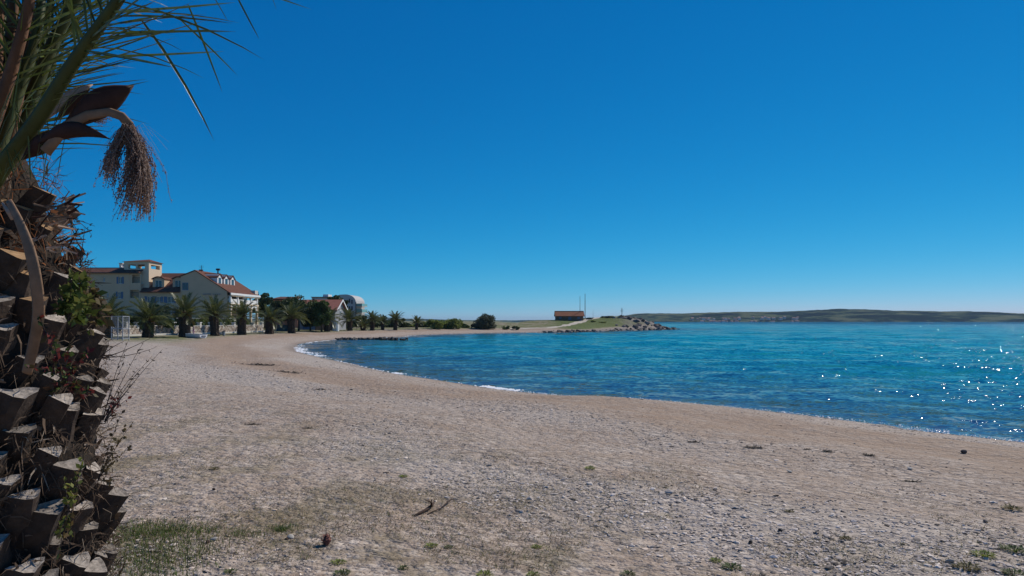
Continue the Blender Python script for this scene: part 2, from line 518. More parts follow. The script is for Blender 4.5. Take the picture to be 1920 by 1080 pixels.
# ---- sea
def water_material():
    m, N, L, b = nodes_of('sea_water')
    N.remove(b)
    tc = N.new('ShaderNodeTexCoord'); P = tc.outputs['Object']
    at = N.new('ShaderNodeAttribute'); at.attribute_name = 'sd'
    d = math_node(N, L, 'MULTIPLY', at.outputs['Fac'], -1.0)
    mp = N.new('ShaderNodeMapping'); mp.inputs['Rotation'].default_value = (0, 0, R(18)); mp.inputs['Scale'].default_value = (0.35, 1.0, 1.0)
    L.new(P, mp.inputs['Vector'])
    patch = noise_node(N, L, mp.outputs[0], 0.10, 4, 0.6).outputs['Fac']
    patch2 = noise_node(N, L, mp.outputs[0], 0.018, 3, 0.55).outputs['Fac']
    dl = math_node(N, L, 'LOGARITHM', math_node(N, L, 'ADD', math_node(N, L, 'MAXIMUM', d, 0.0), 1.0), 10.0)   # 0 .. ~3.7
    dl = math_node(N, L, 'ADD', math_node(N, L, 'DIVIDE', dl, 4.0), math_node(N, L, 'MULTIPLY', math_node(N, L, 'SUBTRACT', patch, 0.5), 0.10))
    body = ramp(N, L, dl, [(0.0, (0.09, 0.11, 0.085)), (0.20, (0.055, 0.13, 0.13)), (0.33, (0.012, 0.195, 0.205)), (0.44, (0.0, 0.285, 0.31)), (0.54, (0.0, 0.275, 0.33)), (0.68, (0.0, 0.13, 0.25)), (1.0, (0.0, 0.06, 0.17))])
    deep = mix_col(N, L, ramp(N, L, patch2, [(0.35, 0.0), (0.65, 0.4)]), body, (0.004, 0.07, 0.12))
    dif = N.new('ShaderNodeBsdfDiffuse'); L.new(deep, dif.inputs['Color'])
    tr = N.new('ShaderNodeBsdfTransparent'); tr.inputs['Color'].default_value = (0.62, 0.80, 0.82, 1)
    op = math_node(N, L, 'SUBTRACT', 1.0, math_node(N, L, 'POWER', 2.71828, math_node(N, L, 'DIVIDE', math_node(N, L, 'MAXIMUM', d, 0.0), -4.5)))
    under = N.new('ShaderNodeMixShader'); L.new(op, under.inputs[0]); L.new(tr.outputs[0], under.inputs[1]); L.new(dif.outputs[0], under.inputs[2])
    # ripples: facet slopes at two sizes, kept at any distance
    mp2 = N.new('ShaderNodeMapping'); mp2.inputs['Rotation'].default_value = (0, 0, R(20)); mp2.inputs['Scale'].default_value = (0.6, 1.0, 1.0)
    L.new(P, mp2.inputs['Vector'])
    tot = None
    for sc, det, amp in ((0.22, 1, 0.26), (0.8, 1, 0.62), (2.8, 1, 0.86), (8.0, 0, 0.92)):
        nz = noise_node(N, L, mp2.outputs[0], sc, det, 0.5)
        sb = N.new('ShaderNodeVectorMath'); sb.operation = 'SUBTRACT'; sb.inputs[1].default_value = (0.5, 0.5, 0.5); L.new(nz.outputs['Color'], sb.inputs[0])
        ml = N.new('ShaderNodeVectorMath'); ml.operation = 'MULTIPLY'; ml.inputs[1].default_value = (amp, amp, 0); L.new(sb.outputs[0], ml.inputs[0])
        if tot is None: tot = ml.outputs[0]
        else:
            ad = N.new('ShaderNodeVectorMath'); ad.operation = 'ADD'; L.new(tot, ad.inputs[0]); L.new(ml.outputs[0], ad.inputs[1]); tot = ad.outputs[0]
    # choppier where the wind has fetch, away from the shore
    chop = math_node(N, L, 'ADD', 1.0, math_node(N, L, 'MULTIPLY', math_node(N, L, 'DIVIDE', math_node(N, L, 'MAXIMUM', d, 0.0), 300.0, True), 0.4))
    scl = N.new('ShaderNodeVectorMath'); scl.operation = 'SCALE'; L.new(tot, scl.inputs[0]); L.new(chop, scl.inputs['Scale']); tot = scl.outputs[0]
    geo = N.new('ShaderNodeNewGeometry')
    ad = N.new('ShaderNodeVectorMath'); ad.operation = 'ADD'; L.new(tot, ad.inputs[0]); L.new(geo.outputs['Normal'], ad.inputs[1])
    bp = N.new('ShaderNodeVectorMath'); bp.operation = 'NORMALIZE'; L.new(ad.outputs[0], bp.inputs[0])
    gl = N.new('ShaderNodeBsdfGlossy'); gl.inputs['Roughness'].default_value = 0.03
    L.new(bp.outputs[0], gl.inputs['Normal']); L.new(bp.outputs[0], dif.inputs['Normal'])
    fr = N.new('ShaderNodeFresnel'); fr.inputs['IOR'].default_value = 1.33; L.new(bp.outputs[0], fr.inputs['Normal'])
    top = N.new('ShaderNodeMixShader'); L.new(math_node(N, L, 'MULTIPLY', fr.outputs[0], 0.55), top.inputs[0]); L.new(under.outputs[0], top.inputs[1]); L.new(gl.outputs[0], top.inputs[2])
    L.new(top.outputs[0], N['Material Output'].inputs['Surface'])
    return m

def wave_h(x, y, r):
    z = np.zeros_like(x)
    g = np.random.default_rng(3)
    for k in range(26):
        lam = 1.3 * (1.13 ** k)
        th = math.radians(-90 - 22 + g.normal(0, 30))
        ph = g.uniform(0, 6.28)
        amp = 0.0095 * lam ** 0.55
        fade = 1 - sstep(lam * 18, lam * 42, r)
        z += amp * fade * np.sin(2 * np.pi / lam * (x * math.cos(th) + y * math.sin(th)) + ph)
    return z

def build_sea():
    nr, na = 640, 380
    r = np.geomspace(9.0, 12000, nr)
    a = np.radians(np.linspace(-48, 85, na))
    Rr, A = np.meshgrid(r, a, indexing='ij')
    X = (Rr * np.sin(A)).ravel(); Y = (Rr * np.cos(A)).ravel()
    sd = shore_dist(X, Y)
    Z = wave_h(X, Y, Rr.ravel()) * (0.15 + 0.85 * sstep(0.5, 14, -sd))
    Z = np.where(sd > 2.5, -0.25, Z)
    i = np.arange(nr - 1)[:, None] * na + np.arange(na - 1)[None, :]
    F = np.stack([i, i + 1, i + 1 + na, i + na], -1).reshape(-1, 4)[:, ::-1]
    keep = ~np.all(sd[F] > 6, axis=1)
    me = np_mesh('sea', np.stack([X, Y, Z], 1), F[keep], water_material(), True)
    add_attr(me, 'sd', sd)
    o = link('sea', me)
    tag(o, 'turquoise sea with small wind ripples filling the bay', None, None, 'structure')
build_sea()

# ------------------------------------------------------------------ far hills across the bay
def hill_material():
    m, N, L, b = nodes_of('far_hill_scrub')
    tc = N.new('ShaderNodeTexCoord'); P = tc.outputs['Object']
    mp = N.new('ShaderNodeMapping'); mp.inputs['Scale'].default_value = (0.55, 0.8, 3.0); L.new(P, mp.inputs['Vector'])
    n1 = noise_node(N, L, mp.outputs[0], 0.013, 5, 0.6).outputs['Fac']
    n2 = noise_node(N, L, mp.outputs[0], 0.06, 4, 0.65).outputs['Fac']
    f = math_node(N, L, 'ADD', math_node(N, L, 'MULTIPLY', n1, 0.65), math_node(N, L, 'MULTIPLY', n2, 0.35))
    c = ramp(N, L, f, [(0.45, (0.003, 0.010, 0.014)), (0.49, (0.010, 0.024, 0.02)), (0.51, (0.05, 0.075, 0.042)), (0.58, (0.12, 0.125, 0.07))])
    L.new(c, b.inputs['Base Color']); b.inputs['Roughness'].default_value = 1.0; b.inputs['Specular IOR Level'].default_value = 0.0
    return m
HILL_M = hill_material()
def hill(name, label, prof, Yd, depth, seed, rough=6.0):
    """prof: list of (photo x, photo y) of the skyline seen at distance Yd."""
    px = np.array([p[0] for p in prof], float); py = np.array([p[1] for p in prof], float)
    us = np.linspace(px[0], px[-1], 700)
    hs_ = EYE + (HOR - np.interp(us, px, py)) / FPX * Yd
    # soften the joints of the skyline
    k = np.hanning(15); k /= k.sum()
    hs_ = np.convolve(np.pad(hs_, 7, mode='edge'), k, mode='valid')
    hs_ = hs_ + rough * (0.45 * fbm(us / 45, us * 0 + seed, 3, seed) + 0.22 * np.abs(fbm(us / 7, us * 0, 2, seed + 5)))
    nv = 30
    V = []
    for j in range(nv):
        t = j / (nv - 1)
        yy = Yd - depth + 2 * depth * t
        sh = math.sin(math.pi * t) ** 0.75
        x = (us - 960) / FPX * (Yd + 0.15 * (yy - Yd))
        n = fbm(x / 220, np.full_like(x, yy / 160), 5, seed)
        n2 = fbm(x / 40, np.full_like(x, yy / 40), 3, seed + 7)
        z = hs_ * sh * (0.93 + 0.13 * n) + (n2 * rough * 0.22) * sh + (-3 if j in (0, nv - 1) else 0.0)
        V.append(np.stack([x, np.full_like(x, yy) + 40 * fbm(x / 150, np.full_like(x, 0.3), 3, seed + 3), z], 1))
    V = np.vstack(V)
    n = len(us)
    i = np.arange(nv - 1)[:, None] * n + np.arange(n - 1)[None, :]
    F = np.stack([i, i + 1, i + 1 + n, i + n], -1).reshape(-1, 4)
    o = link(name, np_mesh(name, V, F, HILL_M, True))
    tag(o, label, None, None, 'structure')
    return V
HV = hill('hill', 'long low scrub-covered hill across the bay', [(1130, 603), (1165, 594), (1200, 587.5), (1300, 585.5), (1400, 584), (1480, 582), (1560, 579.5), (1600, 579.8), (1680, 581.5), (1800, 583.5), (1920, 587), (2150, 590), (2500, 594), (2900, 599), (3200, 603)], 2700, 420, 31)
hill('hill', 'dark low strip of coast far behind the beach', [(-900, 596), (400, 597), (780, 597.5), (880, 600), (960, 600.3), (1040, 599.6), (1100, 598), (1140, 596), (1200, 597), (1260, 603)], 3300, 300, 47, 3.0)

M_HOUSE = [mat('far_house_wall_%d' % k, c, 0.9, 0.08) for k, c in enumerate([(0.48, 0.40, 0.35), (0.42, 0.32, 0.28), (0.55, 0.52, 0.48)])]
M_TILE_FAR = mat('far_roof_tile', (0.30, 0.16, 0.12), 0.9, 0.2)
def far_houses():
    base = None
    protos = []
    for k in range(3):
        mb = MB(); mb.box(-5, 5, -4, 4, -2, 5.5)
        wall = mb.mesh('wall', M_HOUSE[k])
        mr = MB(); mr.prism([(-5.4, -4.5, 5.5), (-5.4, 4.5, 5.5), (-5.4, 0, 8.0)], (10.8, 0, 0))
        protos.append((wall, mr.mesh('roof', M_TILE_FAR)))
    g = random.Random(5)
    for i in range(54):
        px = g.choice([g.uniform(1295, 1350), g.uniform(1330, 1420), g.uniform(1420, 1500), g.uniform(1300, 1500)])
        Y = g.uniform(2285, 2335)
        w_, r_ = protos[g.randrange(3)]
        x = XX(px, Y)
        hv = HV[np.argmin((HV[:, 0] - x) ** 2 + (HV[:, 1] - Y) ** 2)]
        o = empty('house', (x, Y, float(hv[2]) + .5), 'tiny pale house on the far shore below the hill', 'house', 'village houses on the far shore', R(g.uniform(-30, 30)))
        s = g.uniform(0.7, 1.1)
        o.scale = (s, s, s)
        link('wall', w_, o); link('roof', r_, o)
far_houses()

# ------------------------------------------------------------------ the headland: path, rocks, hut, poles
def boulder_mesh(name, seed, m, squash=0.7):
    g = np.random.default_rng(seed)
    t = (1 + 5 ** 0.5) / 2
    V = np.array([(-1, t, 0), (1, t, 0), (-1, -t, 0), (1, -t, 0), (0, -1, t), (0, 1, t), (0, -1, -t), (0, 1, -t), (t, 0, -1), (t, 0, 1), (-t, 0, -1), (-t, 0, 1)], float) / 1.9
    V *= g.uniform(0.72, 1.25, (12, 1))
    V *= np.array([g.uniform(0.9, 1.3), g.uniform(0.75, 1.0), squash])
    F = [(0, 11, 5), (0, 5, 1), (0, 1, 7), (0, 7, 10), (0, 10, 11), (1, 5, 9), (5, 11, 4), (11, 10, 2), (10, 7, 6), (7, 1, 8), (3, 9, 4), (3, 4, 2), (3, 2, 6), (3, 6, 8), (3, 8, 9), (4, 9, 5), (2, 4, 11), (6, 2, 10), (8, 6, 7), (9, 8, 1)]
    return np_mesh(name, V * 0.5, F, m)
M_ROCK = mat('grey_limestone', (0.17, 0.145, 0.13), 0.95, 0.55, 1.3, 0.06, 5, 0.15, rand=0.35)
M_ROCKD = mat('dark_wet_rock', (0.045, 0.042, 0.04), 0.7, 0.5, 2.0, 0.04, 6, 0.4, rand=0.3)
ROCKS = [boulder_mesh('boulder', 100 + k, M_ROCK) for k in range(6)]
ROCKSD = [boulder_mesh('dark_rock', 200 + k, M_ROCKD) for k in range(5)]

def headland():
    o = empty('rock_armour', (40, 235, 0), 'tumbled grey boulders heaped round the tip of the green headland', 'rocks')
    g = random.Random(3)
    n = 0
    while n < 290:
        if g.random() < 0.42:                    # along the waterline
            k = g.uniform(0, 1)
            i = int((27 * 5) + k * 8.4 * 5)
            p = SHORE[min(i, len(SHORE) - 1)]
            x, y = p[0] + g.gauss(0, 1.3), p[1] + g.gauss(0, 1.3)
            if x < 8: continue
            if g.random() < .12: continue
            s = g.uniform(0.4, 1.3)
        else:
            x = g.uniform(34, 61); y = g.uniform(212, 264)
            if g.random() > ((x - 33) / 13) ** 1.5: continue
            s = g.uniform(0.6, 2.6)
        z = gz(x, y)
        if z < -0.4: continue
        b = link('boulder', ROCKS[g.randrange(6)] if z > 0.45 or g.random() < 0.25 else ROCKSD[g.randrange(5)], o)
        b.location = (x - 40, y - 235, z + s * 0.06)
        b.rotation_euler = (g.uniform(-.4, .4), g.uniform(-.4, .4), g.uniform(0, 6.28))
        b.scale = (s, s, s * g.uniform(0.6, 1.1))
        n += 1
headland()

def groyne():
    c = PX(697, 637, 110)
    o = empty('rock_groyne', (c.x, 110, 0), 'low line of dark rocks running from the beach into the bay', 'rocks')
    g = random.Random(8)
    a = Vector((XX(628, 109), 109)); b_ = Vector((XX(764, 111), 111))
    for i in range(120):
        t = g.random() ** 0.9
        if 0.86 < t < 0.9 or 0.41 < t < 0.425: continue
        p = a.lerp(b_, t) + Vector((g.gauss(0, .1), g.gauss(0, .55)))
        s = g.uniform(0.35, 0.85) * (1.0 if t < 0.86 else 0.7)
        r = link('rock', ROCKSD[g.randrange(5)], o)
        r.location = (p.x - o.location.x, p.y - 110, g.uniform(-0.05, 0.22) + max(0, gz(p.x, p.y)) * 0.8)
        r.rotation_euler = (g.uniform(-.5, .5), g.uniform(-.5, .5), g.uniform(0, 6.28))
        r.scale = (s * 1.2, s, s * g.uniform(0.7, 1.1))
groyne()

M_PATH = mat('pale_gravel_path', (0.46, 0.41, 0.33), 0.95, 0.12, 2.0)
def footpath():
    pts = [on_ground(px, py, 150, 270) for px, py in ((955, 616.5), (985, 616.2), (1012, 615), (1040, 613.3), (1056, 611.5), (1072, 608.0), (1084, 604.6), (1095, 601.6))]
    pts += [Vector((pts[-1].x + 4, pts[-1].y + 7, 0)), Vector((pts[-1].x + 7, pts[-1].y + 16, 0))]
    P = catmull([(p.x, p.y) for p in pts], 6)
    mb = MB()
    rows = []
    for i, p in enumerate(P):
        t = P[min(i + 1, len(P) - 1)] - P[max(i - 1, 0)]
        t = t / np.linalg.norm(t); nrm = np.array([-t[1], t[0]])
        row = []
        for k in range(5):
            q = p + nrm * (k / 4 - 0.5) * 2.6 * (1 + 0.2 * math.sin(i * 1.3 + k))
            row.append((q[0], q[1], gz(q[0], q[1]) + 0.035))
        rows.append(row)
    for a, b in zip(rows[:-1], rows[1:]):
        for k in range(4): mb.face((a[k], a[k + 1], b[k + 1], b[k]))
    o = mb.build('footpath', M_PATH, None, True)
    tag(o, 'pale gravel footpath climbing the headland', None, None, 'structure')
footpath()

def tile_mat(name, c1, c2, pitch=0.24, axis='X'):
    """clay roof tiles: rows of rounded channels with stepped courses."""
    m, N, L, b = nodes_of(name)
    tc = N.new('ShaderNodeTexCoord'); P = tc.outputs['Object']
    n = noise_node(N, L, P, 1.6, 5, 0.7).outputs['Fac']
    n2 = noise_node(N, L, P, 14.0, 2).outputs['Fac']
    f = math_node(N, L, 'ADD', math_node(N, L, 'MULTIPLY', n, 0.6), math_node(N, L, 'MULTIPLY', n2, 0.4))
    c = ramp(N, L, f, [(0.35, c1), (0.65, c2)])
    L.new(c, b.inputs['Base Color'])
    b.inputs['Roughness'].default_value = 0.9; b.inputs['Specular IOR Level'].default_value = 0.15
    wv = N.new('ShaderNodeTexWave'); wv.bands_direction = axis; wv.inputs['Scale'].default_value = 0.314 / pitch
    L.new(P, wv.inputs['Vector'])
    bp = N.new('ShaderNodeBump'); bp.inputs['Distance'].default_value = 0.06; bp.inputs['Strength'].default_value = 0.8
    L.new(wv.outputs['Fac'], bp.inputs['Height']); L.new(bp.outputs[0], b.inputs['Normal'])
    return m
TILE_X = tile_mat('red_clay_tiles_x', (0.105, 0.045, 0.032), (0.19, 0.088, 0.062))
TILE_Y = tile_mat('red_clay_tiles_y', (0.105, 0.045, 0.032), (0.19, 0.088, 0.062), axis='Y')
TILE_HUT = tile_mat('orange_clay_tiles', (0.24, 0.09, 0.045), (0.36, 0.15, 0.085))
TILE_HOUSE = tile_mat('salmon_clay_tiles', (0.27, 0.10, 0.07), (0.38, 0.16, 0.115))
M_CREAM = mat('cream_render', (0.60, 0.43, 0.285), 0.9, 0.06, 0.5, 0.01, 8)
M_CREAM2 = mat('warm_cream_render', (0.66, 0.53, 0.38), 0.9, 0.06, 0.5)
M_WHITE = mat('white_paint', (0.78, 0.77, 0.74), 0.6, 0.05, 2)
M_GREYW = mat('grey_paint_and_shade', (0.27, 0.28, 0.30), 0.8, 0.15, 3)  # plain grey; on the gabled house it holds painted shade
M_DARK = mat('dark_metal', (0.03, 0.03, 0.035), 0.5, 0.2, 4)
M_GLASS = mat('window_glass', (0.03, 0.045, 0.07), 0.08, 0.3, 1.0, spec=0.6)
M_BLUE = mat('blue_shutter', (0.10, 0.16, 0.26), 0.6, 0.15, 3)
M_STEEL = mat('galvanised_steel', (0.30, 0.31, 0.33), 0.5, 0.15, 6, spec=0.4)
M_WOOD = mat('weathered_pole', (0.10, 0.08, 0.065), 0.85, 0.25, 5)
M_STONEB = mat('brown_stone_wall', (0.17, 0.115, 0.085), 0.95, 0.3, 2.5, 0.04, 5)
M_CONC = mat('pale_concrete', (0.55, 0.52, 0.47), 0.9, 0.1, 2)

def hut():
    Y = 236
    x0, x1 = XX(1042.5, Y), XX(1094, Y)
    zg = ZZ(600.5, Y)
    o = empty('stone_hut', ((x0 + x1) / 2, Y + 2.5, zg - 0.5), 'long low stone hut with orange tiled roof on the headland', 'hut')
    ze = ZZ(592.2, Y); zr = ZZ(584.4, Y + 2.6)
    mb = MB()
    mb.box(x0, x1, Y, Y + 5.2, zg - 1.2, ze)
    mb.prism([(x0, Y, ze), (x0, Y + 5.2, ze), (x0, Y + 2.6, zr - 0.15)], (x1 - x0, 0, 0))
    mb.build('wall', M_STONEB, o)
    mr = MB()
    ov = 0.35
    sl = (zr - ze) / 2.6
    mr.prism([(x0 - ov, Y - ov, ze - ov * sl), (x0 - ov, Y + 2.6, zr), (x0 - ov, Y + 5.2 + ov, ze - ov * sl), (x0 - ov, Y + 5.2 + ov, ze - ov * sl + .14), (x0 - ov, Y + 2.6, zr + .14), (x0 - ov, Y - ov, ze - ov * sl + .14)], (x1 - x0 + 2 * ov, 0, 0))
    roof = mr.build('roof', TILE_HUT, o)
    mm = MB(); mm.tube([(x0 - ov, Y + 2.6, zr + .16), (x1 + ov, Y + 2.6, zr + .16)], 0.12, 6); mm.build('ridge', TILE_HUT, roof)
    for k, t in enumerate((0.16, 0.5, 0.82)):
        xc = x0 + (x1 - x0) * t
        hw, h = (0.4, 0.75) if k != 1 else (0.5, 1.0)
        d = MB(); d.box(xc - hw, xc + hw, Y - 0.05, Y + 0.06, ze - 0.3 - h, ze - 0.3)
        f = d.build('window' if k != 1 else 'door', M_BLUE, o)
hut()
def pole(name, label, px, Y, ytop, ybase, r, cat='pole', cross=None, stay=False, m=None):
    zb = min(ZZ(ybase, Y), gz(XX(px, Y), Y) + 0.05) if ybase else gz(XX(px, Y), Y)
    zt = ZZ(ytop, Y)
    x = XX(px, Y)
    o = empty(name, (x, Y, zb), label, cat)
    mb = MB(); mb.tube([(x, Y, zb - 0.3), (x, Y, (zb + zt) / 2), (x, Y, zt)], [r, r * 0.85, r * 0.6], 7)
    mb.build('shaft', m or M_WOOD, o)
    b = MB(); b.box(x - r * 2.2, x + r * 2.2, Y - r * 2.2, Y + r * 2.2, zb - 0.3, zb + 0.25); b.build('base', M_CONC, o)
    t = MB(); t.tube([(x, Y, zt - 0.02), (x, Y, zt + 0.25)], [r * 1.0, r * .2], 6); t.build('finial', M_STEEL, o)
    if cross:
        for zc, hw in cross:
            c = MB(); c.box(x - hw, x + hw, Y - .06, Y + .06, zt - zc - .06, zt - zc + .06); c.build('crossarm', m or M_WOOD, o)
    return o
pole('mast', 'shorter of two dark masts, rising over the hut roof', 1087.5, 243, 556, None, 0.1)
pole('mast', 'taller of two dark masts, right of the hut', 1097, 240, 551.5, None, 0.13)
pole('lamp_post', 'thin pale post right of the two masts', 1112, 246, 582, None, 0.05, 'post', m=M_STEEL)
pole('utility_pole', 'short dark pole with crossarms on the headland crest', 1166, 250, 578, None, 0.11, 'pole', [(0.35, 0.35), (0.9, 0.55), (1.3, 0.4)])

# ------------------------------------------------------------------ facade tools
def facade(parent, m, axis, plane, thick, u0, u1, z0, z1, holes, name='wall'):
    """a wall with real openings. axis 'y': faces -Y at y=plane, u is x. axis 'x': faces +X at x=plane, u is y."""
    us = sorted({u0, u1, *[h[0] for h in holes], *[h[1] for h in holes]})
    zs = sorted({z0, z1, *[h[2] for h in holes], *[h[3] for h in holes]})
    mb = MB()
    for j in range(len(zs) - 1):
        zc = (zs[j] + zs[j + 1]) / 2
        run = None
        for i in range(len(us) - 1):
            uc = (us[i] + us[i + 1]) / 2
            solid = not any(h[0] < uc < h[1] and h[2] < zc < h[3] for h in holes)
            if solid:
                run = (run[0], us[i + 1]) if run else (us[i], us[i + 1])
            if run and (not solid or i == len(us) - 2):
                if axis == 'y': mb.box(run[0], run[1], plane, plane + thick, zs[j], zs[j + 1])
                else: mb.box(plane - thick, plane, run[0], run[1], zs[j], zs[j + 1])
                run = None
    return mb.build(name, m, parent)

def window(parent, axis, plane, u0, u1, z0, z1, fm=None, gm=None, shutters=False, mull=1, recess=0.14, name='window'):
    fm = fm or M_WHITE; gm = gm or M_GLASS
    fr = 0.07
    def bx(mb, a, b, d0, d1, c, e):
        if axis == 'y': mb.box(a, b, plane + d0, plane + d1, c, e)
        else: mb.box(plane - d1, plane - d0, a, b, c, e)
    mb = MB()
    bx(mb, u0 + .003, u0 + fr, recess, recess + .06, z0 + .003, z1 - .003); bx(mb, u1 - fr, u1 - .003, recess, recess + .06, z0 + .003, z1 - .003)
    bx(mb, u0 + fr, u1 - fr, recess, recess + .06, z0 + .003, z0 + fr); bx(mb, u0 + fr, u1 - fr, recess, recess + .06, z1 - fr, z1 - .003)
    for k in range(mull):
        uc = u0 + (u1 - u0) * (k + 1) / (mull + 1)
        bx(mb, uc - .03, uc + .03, recess + .004, recess + .055, z0 + fr, z1 - fr)
    f = mb.build(name, fm, parent)
    g = MB(); bx(g, u0 + fr * .9, u1 - fr * .9, recess + .025, recess + .035, z0 + fr * .9, z1 - fr * .9); g.build('pane', gm, f)
    s = MB(); bx(s, u0 - .08, u1 + .08, -.06, recess, z0 - .07, z0 - .001); s.build('sill', M_CONC, f)
    if shutters:
        wS = (u1 - u0) * 0.48
        for a, b in ((u0 - wS, u0 - .01), (u1 + .01, u1 + wS)):
            h = MB(); bx(h, a, b, -.045, -.004, z0, z1); h.build('shutter', M_BLUE, f)
    return f

# ------------------------------------------------------------------ the hotel
def hotel():
    Y0 = 125.0
    X = lambda p: XX(p, Y0)
    Z = lambda p: ZZ(p, Y0)
    zg = 0.8
    o = empty('hotel', (X(300), Y0 + 6, zg), 'large cream hotel with red roofs, dormers and open tower behind the palms', 'building')
    # left block
    xl, xr = X(88), X(246)
    ze = Z(512)
    wins = []
    for c, t, b, wd in ((195, 520, 528, 4), (225.5, 519, 532, 7), (201.5, 549, 557, 4), (224, 547, 560, 7), (150, 519, 532, 7), (150, 547, 560, 7), (120, 519, 532, 7), (120, 547, 560, 7), (195, 575, 588, 7), (224, 575, 588, 7), (150, 575, 588, 7)):
        wins.append((X(c - wd / 2), X(c + wd / 2), Z(b), Z(t), wd > 5))
    bal = [(X(243.5), X(260), Z(558.5), Z(543.5)), (X(247), X(262), Z(530.5), Z(515))]
    facade(o, M_CREAM, 'y', Y0, 0.35, xl, X(243), zg, ze, [w_[:4] for w_ in wins])
    for a, b, c, d, sh in wins: window(o, 'y', Y0, a, b, c, d, shutters=sh)
    mb = MB(); mb.box(xl, X(243), Y0 + .35, Y0 + 12, zg, ze - .01); mb.build('wall', M_CREAM, o)
    # loggia bay
    facade(o, M_CREAM, 'y', Y0 + .05, 0.3, X(243) + .003, X(263.5), zg, Z(513), bal)
    mb = MB(); mb.box(X(243) + .003, X(263.5), Y0 + 1.9, Y0 + 12, zg, Z(513)); mb.build('wall', M_CREAM, o)
    for (a, b, c, d) in bal:
        mb = MB(); mb.box(a - .1, b + .1, Y0 + .352, Y0 + 1.898, c - .2, c); lg = mb.build('loggia_floor', M_CONC, o)
        for k in range(7):
            mm = MB(); xx = a + (b - a) * (k + .5) / 7
            mm.tube([(xx, Y0 + .2, c), (xx, Y0 + .2, c + .95)], .025, 5); mm.build('baluster', M_DARK, lg)
        mm = MB(); mm.box(a + .01, b - .01, Y0 + .16, Y0 + .24, c + .95, c + 1.02); mm.build('rail', M_DARK, lg)
        w_ = (b - a) * .28
        mm = MB(); mm.box(a + .2, a + .2 + w_, Y0 + 1.84, Y0 + 1.895, c + .02, d - .15); mm.build('door', M_GLASS, o)
        mm = MB(); mm.box(b - .2 - w_, b - .2, Y0 + 1.84, Y0 + 1.895, c + .02, d - .15); mm.build('door', M_GLASS, o)
    # tiled skirt and parapet on the left block
    mr = MB()
    mr.prism([(xl, Y0 - .45, ze - .05), (xl, Y0 + 1.6, ze + .85), (xl, Y0 + 1.6, ze + 1.0), (xl, Y0 - .45, ze + .12)], (X(228) - xl, 0, 0)); mr.build('roof', TILE_X, o)
    mr = MB(); mr.box(xl, X(227) - .05, Y0 + 1.65, Y0 + 12, ze, ze + 1.15); mr.build('parapet', M_GREYW, o)
    mr = MB(); mr.box(xl, X(263.5), Y0 - .5, Y0 - .46, ze - .08, ze + .06); mr.build('gutter', M_DARK, o)
    mr = MB(); mr.prism([(X(228) + .01, Y0 - .45, ze - .05), (X(228) + .01, Y0 + .9, ze + .55), (X(228) + .01, Y0 + .9, ze + .68), (X(228) + .01, Y0 - .45, ze + .12)], (X(263) - X(228), 0, 0)); mr.build('roof', TILE_X, o)
    # chimney with dishes
    mb = MB(); mb.box(X(200), X(206), Y0 + 4, Y0 + 5, ze, Z(491)); ch = mb.build('chimney', M_CREAM2, o)
    mb = MB(); mb.box(X(199.4), X(206.6), Y0 + 3.9, Y0 + 5.1, Z(491), Z(489.5)); mb.build('cap', M_CONC, ch)
    for pxc, pyc, rr in ((211, 497, .45), (219.5, 495, .3)):
        c = Vector((X(pxc), Y0 + 3.5, Z(pyc)))
        mb = MB(); nrm = Vector((.5, -.6, .5)).normalized()
        a = nrm.orthogonal().normalized(); b = nrm.cross(a)
        ring = [[c + nrm * (rr * .3 * (q / 3) ** 2) + (a * math.cos(t * .785) + b * math.sin(t * .785)) * rr * q / 3 for t in range(8)] for q in range(4)]
        for q in range(3):
            for t in range(8): mb.face((ring[q][t], ring[q][(t + 1) % 8], ring[q + 1][(t + 1) % 8], ring[q + 1][t]))
        mb.tube([c, (c.x, c.y + .2, ze + 1)], .04, 5)
        mb.build('satellite_dish', M_STEEL if rr > .4 else M_WHITE, o)
    # tower
    tx0, tx1, ty0, ty1 = X(227), X(274), Y0 + .95, Y0 + 5.6
    zb, zo, zt, zc = zg, Z(502.5), Z(495), Z(489.5)
    mb = MB(); mb.box(tx0, tx1, ty0, ty1, zb, zo); tw = mb.build('tower', M_CREAM2, o)
    pw = .75
    posts = [(tx0, ty0), (tx1 - pw, ty0), (tx0, ty1 - pw), (tx1 - pw, ty1 - pw), ((tx0 + tx1) / 2 - .15, ty0 + .05), ((tx0 + tx1) / 2 - .15, ty1 - pw + .1)]
    for k, (a, b) in enumerate(posts):
        ww = pw if k < 4 else .3
        mb = MB(); mb.box(a, a + ww, b, b + (pw if k < 4 else .3), zo, zt); mb.build('post', M_CREAM2, tw)
    mb = MB(); mb.box(tx0 - .02, tx1 + .02, ty0 - .02, ty0 + .4, zt, zc); mb.box(tx0 - .02, tx1 + .02, ty1 - .4, ty1 + .02, zt, zc)
    mb.box(tx0 - .02, tx0 + .4, ty0 + .4, ty1 - .4, zt, zc); mb.box(tx1 - .4, tx1 + .02, ty0 + .4, ty1 - .4, zt, zc); mb.build('lintel', M_CREAM2, tw)
    ap = Vector(((tx0 + tx1) / 2 + 1.2, (ty0 + ty1) / 2, Z(483.5)))
    ov = .3
    q = [(tx0 - ov, ty0 - ov, zc), (tx1 + ov, ty0 - ov, zc), (tx1 + ov, ty1 + ov, zc), (tx0 - ov, ty1 + ov, zc)]
    mb = MB()
    for k in range(4): mb.face((q[k], q[(k + 1) % 4], ap))
    mb.face(q[::-1]); mb.build('tower_roof', TILE_X, o)
    # middle wing
    mx0, mx1 = X(263.5) + .003, X(338.5) - .003
    me_ = Z(546.5)
    holes = [(X(275), X(285), Z(568), Z(555.5)), (X(313), X(326), Z(568), Z(556)), (X(293), X(301), Z(568), Z(556)), (X(275), X(285), Z(592), Z(578)), (X(313), X(326), Z(592), Z(578))]
